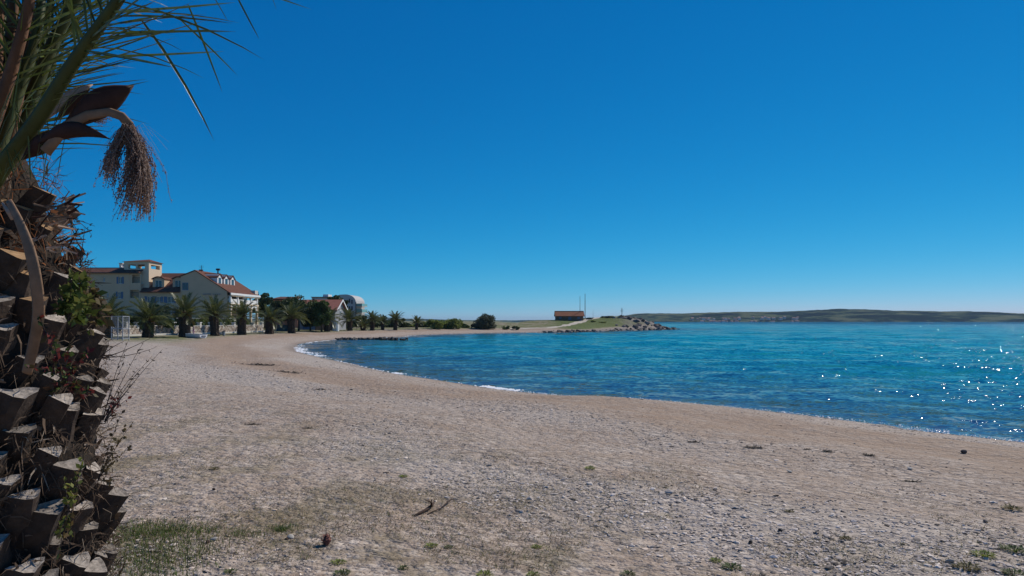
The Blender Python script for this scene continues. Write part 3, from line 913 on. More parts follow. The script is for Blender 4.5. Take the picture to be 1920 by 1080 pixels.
    facade(o, M_CREAM, 'y', Y0 + .1, .35, mx0, mx1, zg, me_, holes)
    for h in holes: window(o, 'y', Y0 + .1, *h, shutters=True)
    mb = MB(); mb.box(mx0, mx1, Y0 + .45, Y0 + 11, zg, me_ - .02); mb.build('wall', M_CREAM, o)
    yr, zr = Y0 + 6.2, ZZ(514, Y0 + 6.2)
    mr = MB(); mr.prism([(mx0, Y0 - .4, me_ - .22), (mx0, yr, zr), (mx0, Y0 + 12, me_ - .2), (mx0, Y0 + 12, me_), (mx0, yr, zr + .18), (mx0, Y0 - .4, me_ - .04)], (mx1 - mx0, 0, 0)); rf = mr.build('roof', TILE_X, o)
    sl = (zr - me_) / 6.2
    for c, hw in ((291, 11), (328, 10)):
        a, b = X(c - hw), X(c + hw)
        yf = Y0 + 1.15
        z0 = me_ + sl * 1.1 - .05; z1 = Z(524) + .05; zap = Z(519)
        pro = []
        for k in range(9):
            t = k / 8
            pro.append((a + (b - a) * t, yf, z1 + (zap - z1) * math.sin(math.pi * t)))
        facade(o, M_CREAM, 'y', yf, .2, a, b, z0, z1, [((a + b) / 2 - .62, (a + b) / 2 + .62, z0 + .15, z1 - .1)], 'dormer')
        window(o, 'y', yf, (a + b) / 2 - .62, (a + b) / 2 + .62, z0 + .15, z1 - .1, recess=.08, shutters=False)
        mb = MB(); mb.prism([(p[0], yf + .201, p[2]) for p in pro] + [(b, yf + .201, z0), (a, yf + .201, z0)], (0, 4.6, 0)); mb.build('dormer', M_CREAM, o)
        mb = MB(); mb.prism([(p[0], yf, p[2]) for p in pro], (0, .2, 0)); mb.build('dormer', M_CREAM, o)
        mb = MB()
        for k in range(8):
            p, q_ = Vector(pro[k]), Vector(pro[k + 1])
            e = Vector((0, 0, .16))
            ex = Vector(((p.x - (a + b) / 2) * .12, 0, 0)); ex2 = Vector(((q_.x - (a + b) / 2) * .12, 0, 0))
            yv = Vector((0, -.25, 0))
            P0, P1 = p + ex + yv + Vector((0, 0, .01)), q_ + ex2 + yv + Vector((0, 0, .01))
            mb.prism([P0, P1, P1 + e, P0 + e], (0, 5.1, 0))
        mb.build('dormer_roof', TILE_Y, o)
    # gable block with the lettering
    gx0, gx1, gxr = X(338.5), X(425.5), X(365.6)
    zl, zap, zrr = Z(518.6), Z(508), Z(546.5)
    D = 14.3
    gh = [(X(342), X(353), Z(544), Z(530)), (X(342), X(353), Z(572), Z(558))]
    facade(o, M_CREAM, 'y', Y0, .35, gx0, gx1, zg, zrr, gh[1:])
    window(o, 'y', Y0, *gh[1], mull=1, gm=M_GLASS, fm=M_BLUE)
    window(o, 'y', Y0, *gh[0], mull=1, gm=M_GLASS, fm=M_BLUE, recess=-.07)
    up = MB(); up.prism([(gx0, Y0, zrr + .002), (gx0, Y0, zl), (gxr, Y0, zap), (gx1, Y0, zrr + .002)], (0, .35, 0)); up.build('gable', M_CREAM, o)
    mb = MB(); mb.prism([(gx0, Y0 + .352, zg), (gx0, Y0 + .352, zl - .1), (gxr, Y0 + .352, zap - .1), (gx1 - 2.3, Y0 + .352, zrr + 1.2), (gx1 - 2.3, Y0 + .352, zg)], (0, D - .36, 0)); mb.build('wall', M_CREAM2, o)
    sr = (zap - zrr) / (gx1 - gxr)
    mr = MB(); mr.prism([(gxr, Y0 - .12, zap + .02), (gx1 + .7, Y0 - .12, zrr - .7 * sr + .02), (gx1 + .7, Y0 - .12, zrr - .7 * sr + .2), (gxr, Y0 - .12, zap + .2)], (0, D + .2, 0)); mr.build('roof', TILE_Y, o)
    mr = MB(); mr.prism([(gxr - .01, Y0 - .12, zap + .02), (gx0 - .3, Y0 - .12, zl - .1), (gx0 - .3, Y0 - .12, zl + .08), (gxr - .01, Y0 - .12, zap + .2)], (0, D + .2, 0)); mr.build('roof', TILE_Y, o)
    mr = MB(); mr.box(gx1 + .701, gx1 + .8, Y0 - .12, Y0 + D + .3, zrr - .7 * sr - .15, zrr - .7 * sr + .22); mr.build('fascia', M_WHITE, o)
    mr = MB(); mr.box(gx1 - 2.29, gx1 + .7, Y0 + .36, Y0 + D, zrr - .7 * sr - .35, zrr - .7 * sr - .2); mr.build('soffit', M_CREAM2, o)
    # three side dormers
    for c in (412, 424.5, 436.3):
        xf = -54.35
        Yc = xf * FPX / (c - 960)
        zf0 = zap - sr * (xf - gxr); z1 = zf0 + 1.15; za = z1 + .75
        hw = 1.0
        mb = MB(); mb.prism([(xf, Yc - hw, zf0 - .3), (xf, Yc + hw, zf0 - .3), (xf, Yc + hw, z1), (xf, Yc + hw * .5, za - .12), (xf, Yc, za), (xf, Yc - hw * .5, za - .12), (xf, Yc - hw, z1)], (-3.4, 0, 0)); dm = mb.build('dormer', M_WHITE, o)
        mb = MB(); mb.box(xf + .004, xf + .03, Yc - .55, Yc + .55, zf0 + .05, z1 + .1); mb.build('pane', M_GLASS, dm)
        mb = MB(); mb.prism([(xf + .15, Yc - hw - .12, z1 + .02), (xf + .15, Yc, za + .05), (xf + .15, Yc + hw + .12, z1 + .02), (xf + .15, Yc + hw + .12, z1 + .14), (xf + .15, Yc, za + .17), (xf + .15, Yc - hw - .12, z1 + .14)], (-3.4, 0, 0)); mb.build('dormer_roof', TILE_X, dm)
    # balcony side: columns, parapet, arches
    xs_ = gx1 + .35
    zf = zrr - .7 * sr - .36
    zfl = ZZ(570, 130)
    mb = MB(); mb.box(gx1 - 2.29, xs_ + .2, Y0 + .36, Y0 + D, zfl - .25, zfl); mb.build('balcony_slab', M_CREAM2, o)
    ys = [Y0 + .6 + k * (D - 1.2) / 4 for k in range(5)]
    for y in ys:
        mb = MB(); mb.box(xs_ - .18, xs_ + .18, y - .18, y + .18, zfl, zf); mb.build('column', M_WHITE, o)
        mb = MB(); mb.box(xs_ - .2, xs_ + .2, y - .2, y + .2, zg, zfl - .25); mb.build('column', M_CREAM2, o)
    for a, b in zip(ys[:-1], ys[1:]):
        mb = MB(); mb.box(xs_ - .06, xs_ + .06, a + .18, b - .18, zfl + .002, zfl + .85); mb.build('parapet', M_WHITE, o)
        arc = [(xs_ - .1, a + .2, zfl - .26)] + [(xs_ - .1, a + .2 + (b - a - .4) * k / 10, zfl - 1.5 + 1.05 * math.sin(math.pi * k / 10)) for k in range(11)] + [(xs_ - .1, b - .2, zfl - .26)]
        mb = MB(); mb.prism(arc, (.2, 0, 0)); mb.build('arch', M_WHITE, o)
    for k in range(4):
        yc = (ys[k] + ys[k + 1]) / 2
        mb = MB(); mb.box(gx1 - 2.285, gx1 - 2.24, yc - .7, yc + .7, zfl + .05, zfl + 2.1); mb.build('door', M_GLASS, o)
    mb = MB(); mb.box(gx1 - 1.2, gx1 + .3, Y0 + D - 1.4, Y0 + D + .2, zrr - .3, zrr + .75); mb.build('chimney', M_CONC, o)
    mb = MB(); mb.tube([(X(368.5), Y0 + 2, zap - .4), (X(368.5), Y0 + 2, Z(496))], .05, 5)
    for k in range(3): mb.box(X(368.5) - .5 + k * .1, X(368.5) + .5 - k * .1, Y0 + 1.98, Y0 + 2.02, Z(497.5) - k * .25, Z(497.5) - k * .25 + .03)
    mb.build('antenna', M_DARK, o)
    for c, t in ((391, 504), (358, 506)):
        mb = MB(); mb.tube([(X(c), Y0 + 4, zap - 1.5), (X(c), Y0 + 4, Z(t))], [.12, .12], 6); mb.box(X(c) - .3, X(c) + .35, Y0 + 3.8, Y0 + 4.2, Z(t), Z(t) + .35); mb.build('vent', M_DARK, o)
    # lettering
    for word, a, b in (('HOTEL', 380.5, 396.5), ('PAGUS', 399.5, 413.5)):
        cu = bpy.data.curves.new('lettering', 'FONT')
        cu.body = word; cu.size = 1.0; cu.extrude = .03
        t0 = bpy.data.objects.new('lettering_curve', cu); COL.objects.link(t0)
        bpy.context.view_layer.update()
        me = bpy.data.meshes.new_from_object(t0.evaluated_get(bpy.context.evaluated_depsgraph_get()))
        bpy.data.objects.remove(t0)
        me.materials.clear(); me.materials.append(M_GREYW)
        t = link('lettering', me, o)
        wd = max(v.co.x for v in me.vertices)
        s = (X(b) - X(a)) / wd
        t.scale = (s, s * .85, 1)
        t.rotation_euler = (R(90), 0, 0)
        t.location = Vector((X(a), Y0 - .05, Z(553.2))) - o.location
hotel()

# ------------------------------------------------------------------ other buildings
def gabled_house():
    c = -35.8
    ya, yb = 138.0, 147.2
    ym = (ya + yb) / 2 - .2
    zg = 1.0
    za = ZZ(581.5, ya); zr = ZZ(563.5, ym)
    o = empty('gabled_house', (c - 5, ym, zg), 'small house with salmon roof and white gable trim beside the white cabin', 'house')
    x0 = c - 7.5
    mb = MB(); mb.prism([(c, ya, zg), (c, ya, za), (c, ym, zr), (c, yb, za - .3), (c, yb, zg)], (x0 - c, 0, 0)); mb.build('wall', M_GREYW, o)  # the gable's shade is put into this grey wall colour
    def slab(y_e, z_e, nm):
        s = MB()
        d = Vector((0, ym - y_e, zr - z_e)).normalized()
        e = Vector((0, y_e, z_e)) - d * .5
        r_ = Vector((0, ym, zr))
        s.prism([(c + .5, e.y, e.z + .03), (c + .5, r_.y, r_.z + .03), (c + .5, r_.y, r_.z + .2), (c + .5, e.y, e.z + .2)], (x0 - c - 1.0, 0, 0)); s.build('roof', TILE_HOUSE, o)
        b = MB(); b.prism([(c + .505, e.y, e.z - .12), (c + .505, r_.y, r_.z - .06), (c + .505, r_.y, r_.z + .24), (c + .505, e.y, e.z + .22)], (.09, 0, 0)); b.build('bargeboard', M_WHITE, o)
    slab(ya, za, 'a'); slab(yb, za - .3, 'b')
    window(o, 'x', c + .02, ym - .6, ym + .6, za - 1.2, za, fm=M_WHITE, recess=-.05)
    mb = MB(); mb.box(x0 + 1, x0 + 2.4, ya - .04, ya + .02, zg, zg + 2.1); mb.build('door', M_BLUE, o)
gabled_house()

def apartment():
    Y = 200.0
    X = lambda p: XX(p, Y); Z = lambda p: ZZ(p, Y)
    zg = 1.0
    o = empty('apartment_block', (X(640), Y + 6, zg), 'pale grey apartment block with a rounded roof corner and glass balconies', 'building')
    M_AP = mat('pale_grey_render', (0.46, 0.45, 0.44), 0.9, 0.06, 0.4)
    x1 = X(667)
    prof = [(X(636), Y, zg), (X(636), Y, Z(552.5))] + [(X(648) + (x1 - X(648)) * math.sin(t), Y, Z(566) + (Z(552) - Z(566)) * math.cos(t)) for t in [k * math.pi / 16 for k in range(9)]] + [(x1, Y, zg)]
    mb = MB(); mb.prism(prof, (0, 12, 0)); mb.build('wall', M_AP, o)
    mb = MB(); mb.box(X(583), X(636) - .003, Y + .8, Y + 11, zg, Z(557.5)); mb.build('wall', M_AP, o)
    mb = MB(); mb.box(X(582), X(625), Y + .5, Y + 11.4, Z(557.5), Z(556.3)); mb.build('roof', TILE_X, o)
    mb = MB(); mb.box(X(602), X(612), Y + 2, Y + 6, Z(556.3), Z(551.5)); mb.build('stair_head', M_WHITE, o)
    for cx, ct, cb in ((655.5, 560, 568), (660, 562, 570), (655.5, 574, 582), (660, 574, 582), (655.5, 588, 596), (646, 574, 582), (646, 588, 596)):
        mb = MB(); mb.box(X(cx - 1.4), X(cx + 1.4), Y - .06, Y - .003, Z(cb), Z(ct)); f = mb.build('window', M_BLUE, o)
        mb = MB(); mb.box(X(cx - 1.1), X(cx + 1.1), Y - .075, Y - .061, Z(cb - .4), Z(ct + .4)); mb.build('pane', M_GLASS, f)
    M_GG = mat('green_balcony_glass', (0.16, 0.33, 0.30), 0.2, 0.1, 1)
    for t, b in ((569, 573.5), (579.5, 585.5)):
        mb = MB(); mb.box(x1 + .003, X(678), Y + .5, Y + 8, Z(b) - .2, Z(b)); s = mb.build('balcony', M_AP, o)
        mb = MB(); mb.box(x1 + .05, X(678) + .02, Y + .45, Y + .5, Z(b), Z(t)); mb.box(X(678) - .05, X(678), Y + .55, Y + 8, Z(b), Z(t)); mb.build('balcony_glass', M_GG, s)
    mb = MB(); mb.tube([(X(667.6), Y - .2, zg), (X(667.6), Y - .2, Z(566))], .1, 6); mb.build('downpipe', M_DARK, o)
apartment()

def terracotta_block():
    Y = 165.0
    X = lambda p: XX(p, Y); Z = lambda p: ZZ(p, Y)
    o = empty('flat_roofed_house', (X(536), Y + 5, 1.0), 'terracotta house with a flat tiled roof half hidden by the broad pine', 'house')
    M_T = mat('terracotta_render', (0.42, 0.20, 0.13), 0.9, 0.1, 0.6)
    mb = MB(); mb.box(X(511), X(558), Y, Y + 9, 1.0, Z(562)); mb.build('wall', M_T, o)
    mb = MB(); mb.prism([(X(510), Y - .6, Z(562)), (X(559), Y - .6, Z(562)), (X(556), Y + 4.5, Z(557)), (X(514), Y + 4.5, Z(557))], (0, .01, .25)); mb.prism([(X(510), Y - .6, Z(562) - .05), (X(559), Y - .6, Z(562) - .05), (X(559), Y + 10, Z(562) - .05), (X(510), Y + 10, Z(562) - .05)], (0, 0, .12)); mb.build('roof', TILE_X, o)
    for c in (515, 523, 532, 545):
        mb = MB(); mb.box(X(c - 1.5), X(c + 1.5), Y - .05, Y - .002, Z(577), Z(568)); f = mb.build('window', M_WHITE, o)
        mb = MB(); mb.box(X(c - 1.1), X(c + 1.1), Y - .065, Y - .051, Z(576.5), Z(568.5)); mb.build('pane', M_GLASS, f)
terracotta_block()

def white_cabin():
    p = on_ground(629.5, 620.5)
    x, y, z = p
    s = y / FPX
    o = empty('white_cabin', (x, y, z), 'white round-cornered cabin with dark cap in front of the gabled house', 'cabin')
    r = 6.2 * s; h = 17.5 * s
    mb = MB()
    n = 20
    def ring(zz, rr): return [(x + rr * math.cos(2 * math.pi * k / n), y + rr * math.sin(2 * math.pi * k / n), zz) for k in range(n)]
    for (za, ra), (zb, rb) in (((z - .1, r), (z + h, r)),):
        A, B = ring(za, ra), ring(zb, rb)
        for k in range(n): mb.face((A[k], A[(k + 1) % n], B[(k + 1) % n], B[k]))
    mb.build('body', M_WHITE, o, True)
    mc = MB(); A, B, C = ring(z + h, r * 1.08), ring(z + h + .12, r * 1.1), ring(z + h + .4, r * .2)
    for P_, Q_ in ((A, B), (B, C)):
        for k in range(n): mc.face((P_[k], P_[(k + 1) % n], Q_[(k + 1) % n], Q_[k]))
    mc.face(C); mc.face(A[::-1]); cp = mc.build('cap', M_GREYW, o)
    mm = MB(); mm.tube([(x, y, z + h + .38), (x, y, z + h + .8)], [.08, .03], 6); mm.build('finial', M_WHITE, cp)
    md = MB(); md.box(x - r * .45, x + r * .3, y - r - .02, y - r + .1, z + .05, z + h * .92); d = md.build('door', M_WHITE, o)
    for k in (-.45, .3):
        me2 = MB(); me2.box(x + r * k - .03, x + r * k + .03, y - r - .05, y - r + .1, z + .02, z + h * .95); me2.build('door_frame', M_GREYW, o)
    mh = MB(); mh.box(x + r * .18, x + r * .24, y - r - .07, y - r - .021, z + h * .45, z + h * .52); mh.build('handle', M_DARK, d)
white_cabin()

# ------------------------------------------------------------------ stone wall along the promenade
def stone_mat():
    m, N, L, b = nodes_of('rubble_stone')
    tc = N.new('ShaderNodeTexCoord'); P = tc.outputs['Object']
    mp = N.new('ShaderNodeMapping'); mp.inputs['Scale'].default_value = (1, 1, 1.5); L.new(P, mp.inputs['Vector'])
    v = N.new('ShaderNodeTexVoronoi'); v.inputs['Scale'].default_value = 3.6; L.new(mp.outputs[0], v.inputs['Vector'])
    ve = N.new('ShaderNodeTexVoronoi'); ve.feature = 'DISTANCE_TO_EDGE'; ve.inputs['Scale'].default_value = 3.6; L.new(mp.outputs[0], ve.inputs['Vector'])
    sp = N.new('ShaderNodeSeparateColor'); L.new(v.outputs['Color'], sp.inputs[0])
    c = ramp(N, L, sp.outputs[0], [(0.0, (0.22, 0.17, 0.14)), (0.4, (0.42, 0.34, 0.28)), (0.75, (0.55, 0.48, 0.41)), (1.0, (0.68, 0.64, 0.58))])
    j = ramp(N, L, ve.outputs['Distance'], [(0.0, 1.0), (0.05, 0.6), (0.09, 0.0)])
    c = mix_col(N, L, j, c, (0.16, 0.13, 0.11))
    L.new(c, b.inputs['Base Color']); b.inputs['Roughness'].default_value = 0.95; b.inputs['Specular IOR Level'].default_value = 0.1
    bp = N.new('ShaderNodeBump'); bp.inputs['Distance'].default_value = 0.12
    L.new(ramp(N, L, ve.outputs['Distance'], [(0.0, 0.0), (0.12, 1.0)]), bp.inputs['Height']); L.new(bp.outputs[0], b.inputs['Normal'])
    return m
M_STONE = stone_mat()
def stone_wall():
    a = on_ground(196, 630.5); b = on_ground(492, 622.6)
    o = empty('stone_wall', (a.x, a.y, a.z), 'low rubble stone wall with white-capped posts behind the palms', 'wall')
    d = Vector((b.x - a.x, b.y - a.y)); Ltot = d.length
    t = d.normalized(); n = Vector((t.y, -t.x))       # towards the beach
    def at_px(px):
        # where the wall line meets the sight line of a photo column
        k = (px - 960) / FPX
        s = (k * a.y - a.x) / (t.x - k * t.y)
        return s
    H = 1.12
    def seg(s0, s1, z0, z1, w0, w1, mb):
        P = [Vector((a.x, a.y)) + t * s0, Vector((a.x, a.y)) + t * s1]
        q = [P[0] + n * w1, P[1] + n * w1, P[1] + n * w0, P[0] + n * w0]
        mb.prism([(v.x, v.y, z0) for v in q], (0, 0, z1 - z0))
    gaps = [(at_px(311), at_px(323))]
    spans = [(0, gaps[0][0]), (gaps[0][1], Ltot)]
    zg = a.z
    zb = lambda s: zg + (b.z - zg) * s / Ltot
    for s0, s1 in spans:
        mb = MB(); seg(s0, s1, zb(s0) - .5, zb((s0 + s1) / 2) + H, -.2, .2, mb); mb.build('wall_run', M_STONE, o)
        mb = MB(); seg(s0, s1, zb((s0 + s1) / 2) + H, zb((s0 + s1) / 2) + H + .08, -.24, .24, mb); mb.build('coping', M_CONC, o)
        mb = MB(); seg(s0, s1, zb(s0) - .5, zb(s0) + .14, .2, .75, mb); mb.build('plinth', M_CONC, o)
    for px in (236, 256, 309, 325, 352, 373.5, 395, 417, 438, 456, 474, 490.5):
        s = at_px(px)
        if s < 0 or s > Ltot: continue
        mb = MB(); seg(s - .22, s + .22, zb(s) + H - .3, zb(s) + H + .42, -.23, .23, mb); pst = mb.build('post', M_STONE if px in (309, 325) else M_CONC, o)
        mb = MB(); seg(s - .28, s + .28, zb(s) + H + .42, zb(s) + H + .52, -.29, .29, mb); mb.build('post_cap', M_WHITE, pst)
    # dark gate leaf in the gap
    g = MB(); seg(gaps[0][0] + .25, gaps[0][1] - .25, zb(0), zb(0) + 1.3, -.04, .04, g)
    gt = g.build('gate', M_DARK, o)
    # fence rails with mesh on top
    mb = MB(); seg(at_px(330), Ltot, zb(20) + H + 1.05, zb(20) + H + 1.1, -.03, .03, mb); mb.build('rail', M_STEEL, o)
    return a, t, n, Ltot, at_px
WALL = stone_wall()

# ------------------------------------------------------------------ trees and shrubs
LEAF_DARK = leaf_mat('dark_pine_foliage', (0.022, 0.038, 0.016), (0.085, 0.115, 0.034), 0.6, 0.25, 0.2)
LEAF_MID = leaf_mat('evergreen_foliage', (0.035, 0.062, 0.016), (0.125, 0.17, 0.042), 0.55, 0.3, 0.3)
LEAF_REED = leaf_mat('pale_reed_foliage', (0.10, 0.14, 0.035), (0.27, 0.30, 0.08), 0.6, 0.5, 0.2)
LEAF_GREY = leaf_mat('grey_green_foliage', (0.035, 0.045, 0.028), (0.14, 0.15, 0.095), 0.6, 0.3, 0.2)
M_BARK = mat('tree_bark', (0.10, 0.075, 0.055), 0.95, 0.3, 6, 0.03, 12)

def leaf_cloud(clumps, per, size, g, aspect=2.2, up=0.35):
    """small leaf faces spread through ellipsoid clumps: (centre, radii). Returns V, F, tint."""
    Vs, Ts = [], []
    for c, r in clumps:
        n = int(per * (0.6 + 0.8 * g.random()))
        d = g.normal(size=(n, 3)); d /= np.linalg.norm(d, axis=1)[:, None]
        rad = g.uniform(0.25, 1.0, (n, 1)) ** 0.45
        p = np.array(c) + d * rad * np.array(r)
        a = g.normal(size=(n, 3)); a[:, 2] += up; a /= np.linalg.norm(a, axis=1)[:, None]
        b = np.cross(a, g.normal(size=(n, 3))); b /= np.linalg.norm(b, axis=1)[:, None]
        s = size * g.uniform(0.6, 1.4, (n, 1))
        q = np.stack([p - b * s / aspect, p + a * s * 0.5, p + b * s / aspect, p - a * s * 0.5], 1)
        Vs.append(q.reshape(-1, 3))
        Ts.append(np.repeat(np.clip(g.uniform(0, 0.6, n) + g.uniform(0, 0.4), 0, 1), 4))
    V = np.vstack(Vs); T = np.concatenate(Ts)
    F = np.arange(len(V)).reshape(-1, 4)
    return V, F, T

def tree(name, label, px, Y, w_px, y_top, y_base, seed, leafm, cat='tree', group=None, nclump=26, per=110, size=0.34, trunk_frac=0.35, shape='round', stems=1, lean=0.0):
    g = np.random.default_rng(seed)
    s = (Y or 1) / FPX
    if Y is None:
        q_ = on_ground(px, y_base); Y = q_.y; s = Y / FPX
    x = XX(px, Y)
    zb = gz(x, Y)
    if y_base: zb = min(zb, ZZ(y_base, Y))
    H = ZZ(y_top, Y) - zb
    Wd = w_px * s
    o = empty(name, (x, Y, zb), label, cat, group)
    z0 = H * trunk_frac
    clumps = []
    for k in range(nclump):
        t = (k + 0.5) / nclump
        if shape == 'round':
            zc = z0 + (H - z0) * (0.12 + 0.76 * g.random())
            u = (zc - z0) / (H - z0)
            rr = Wd / 2 * math.sqrt(max(0.05, 1 - (2 * u - 0.85) ** 2 / 1.6)) * math.sqrt(g.random()) * 0.85
        elif shape == 'umbrella':
            zc = H * (0.62 + 0.3 * g.random()); rr = Wd / 2 * math.sqrt(g.random()) * 0.88
            zc -= (rr / Wd * 2) ** 2 * H * 0.16
        else:                                    # cone / column
            u = g.random(); zc = z0 + (H - z0) * u * 0.92; rr = Wd / 2 * (1 - u) ** 0.7 * math.sqrt(g.random())
        an = g.uniform(0, 6.283)
        cr = Wd * g.uniform(0.10, 0.2)
        if trunk_frac == 0: zc *= .9; cr = Wd * g.uniform(.12, .22)
        clumps.append(((rr * math.cos(an) + lean * zc, rr * math.sin(an), zc), (cr, cr, min(cr * g.uniform(0.55, 0.9), H * (0.16 if trunk_frac > 0 else .26)))))
    V, F, T = leaf_cloud(clumps, per, size, g)
    V[:, 2] = np.maximum(V[:, 2], 0.02)
    me = np_mesh('crown', V, F, leafm)
    add_attr(me, 'tint', T)
    link('crown', me, o)
    mb = MB()
    for st in range(stems):
        an = g.uniform(0, 6.28); r0 = max(0.05, min(0.28, H * 0.035)) * (1 if stems == 1 else .6)
        off = Vector((math.cos(an), math.sin(an), 0)) * (0 if stems == 1 else Wd * .12)
        top = Vector((off.x * 2 + g.normal(0, .1), off.y * 2, H * 0.75))
        mb.tube([off + Vector((0, 0, -.3)), off * 1.2 + Vector((0, 0, H * .25)), top], [r0, r0 * .75, r0 * .25], 7)
        for k in range(5 if stems == 1 else 2):
            c = Vector(clumps[g.integers(len(clumps))][0])
            z_ = H * g.uniform(.25, .5)
            mb.tube([off * 1.3 + Vector((0, 0, z_)), (off * 1.3 + Vector((0, 0, z_))).lerp(c, .55) + Vector((0, 0, .1 * H)), c], [r0 * .5, r0 * .35, r0 * .1], 5)
    link('trunk', mb.mesh('trunk', M_BARK, True), o)
    return o

tree('pine_tree', 'tall dark pine rising just right of the hotel', 497, 150, 40, 544.5, 618, 1, LEAF_DARK, shape='round', nclump=34, per=120, size=.42, trunk_frac=.2)
tree('pine_tree', 'slim dark pine touching the hotel eaves', 481, 146, 20, 543.5, 618, 2, LEAF_DARK, shape='cone', nclump=18, per=100, size=.4, trunk_frac=.35)
tree('pine_tree', 'broad dark pine left of the gabled house', 560, 127, 76, 557, 620, 3, LEAF_DARK, shape='umbrella', nclump=46, per=150, size=.34, trunk_frac=.35)
tree('evergreen_tree', 'green evergreen bushy tree against the gabled house', 603, 126, 42, 560.5, 620, 4, LEAF_MID, nclump=40, per=150, size=.34, trunk_frac=.08)
tree('evergreen_tree', 'dark low-branched evergreen between the broad pine and the green one', 582, 129, 40, 566, 620, 77, LEAF_DARK, nclump=36, per=140, size=.34, trunk_frac=.03)
tree('evergreen_tree', 'low dark evergreen between the two pines', 528, 132, 44, 562, 620, 5, LEAF_DARK, nclump=28, per=130, size=.34, trunk_frac=.25)
tree('pine_tree', 'dark pine showing above the gabled house roof', 629, 165, 30, 550.5, 615, 6, LEAF_DARK, nclump=26, per=110, size=.4, trunk_frac=.45)
tree('pine_tree', 'dark pine in front of the apartment block', 647, 168, 15, 559, 615, 66, LEAF_DARK, nclump=16, per=110, size=.34, trunk_frac=.4)
tree('evergreen_tree', 'rounded evergreen right of the apartment block', 676, 170, 30, 589, 616, 7, LEAF_DARK, nclump=18, per=110, size=.42, trunk_frac=.1)
tree('evergreen_tree', 'broad low evergreen behind the smaller palms', 708, 175, 48, 592, 616, 8, LEAF_MID, nclump=24, per=110, size=.42, trunk_frac=.1)
tree('evergreen_tree', 'dark low evergreen left of the last lone palm', 748, 180, 34, 596, 616, 9, LEAF_DARK, nclump=18, per=110, size=.42, trunk_frac=.1)
tree('shrub', 'low dark shrub behind the white cabin', 650, 150, 26, 597, 618, 10, LEAF_DARK, 'shrub', nclump=14, per=110, size=.3, trunk_frac=.05)
tree('tamarisk_bush', 'large dark feathery tamarisk bush alone on the far beach', 908, None, 50, 586.5, 616.5, 11, LEAF_GREY, 'bush', nclump=40, per=150, size=.3, trunk_frac=.0, stems=5)
tree('tamarisk_bush', 'tall pale green bush left of the lone tamarisk', 850, None, 32, 595, 616.5, 12, LEAF_REED, 'bush', nclump=26, per=120, size=.3, trunk_frac=.0, stems=3)
tree('tamarisk_bush', 'pale green bush right of the last palm', 815, None, 36, 598.5, 616.5, 13, LEAF_REED, 'bush', nclump=26, per=120, size=.3, trunk_frac=.0, stems=3)
tree('tamarisk_bush', 'middle pale green bush on the far beach', 832, None, 26, 599.5, 616.5, 14, LEAF_REED, 'bush', nclump=20, per=120, size=.3, trunk_frac=.0, stems=3)
tree('shrub', 'small dark shrub below the headland path', 966, None, 16, 611, 618.5, 15, LEAF_DARK, 'shrub', nclump=10, per=90, size=.22, trunk_frac=.0, stems=2)
tree('shrub', 'small green shrub just right of the lone tamarisk', 947, None, 18, 610.5, 617.5, 16, LEAF_MID, 'shrub', nclump=10, per=90, size=.22, trunk_frac=.0, stems=2)
tree('shrub', 'yellow green shrub on the headland slope', 1113, 232, 9, 600.5, None, 17, LEAF_REED, 'shrub', nclump=8, per=70, size=.25, trunk_frac=.0, stems=2)
tree('shrub', 'dark shrub at the hut corner', 1106, 238, 14, 595.5, None, 18, LEAF_DARK, 'shrub', nclump=8, per=70, size=.25, trunk_frac=.0, stems=2)
tree('shrub', 'low dark scrub on the left of the headland crest', 1138, 246, 26, 592.5, None, 19, LEAF_GREY, 'shrub', nclump=14, per=80, size=.3, trunk_frac=.0, stems=2)
tree('shrub', 'low scrub around the foot of the utility pole', 1170, 252, 28, 591.5, None, 20, LEAF_GREY, 'shrub', nclump=12, per=80, size=.3, trunk_frac=.0, stems=2)
tree('shrub', 'bright green shrub halfway up the headland', 1130, 230, 16, 603, None, 22, LEAF_REED, 'shrub', nclump=10, per=80, size=.22, trunk_frac=.0, stems=2)
for k, (px, wd, yt, lm) in enumerate(((662, 30, 600, LEAF_MID), (690, 34, 603, LEAF_REED), (722, 36, 601, LEAF_MID), (757, 30, 604, LEAF_DARK), (780, 28, 606, LEAF_REED), (868, 26, 607, LEAF_MID), (796, 22, 604, LEAF_MID))):
    tree('shrub', ['green shrub just right of the gabled house', 'pale green shrub behind the stunted palm', 'green shrub between two palms of the far beach', 'dark shrub right of the tall upright palm', 'pale shrub behind the lone small palm', 'low green shrub between the pale bush and the tamarisk', 'green shrub right of the lone small palm'][k], px, 185, wd, yt, 616, 200 + k, lm, 'shrub', nclump=20, per=100, size=.36, trunk_frac=.0, stems=3)
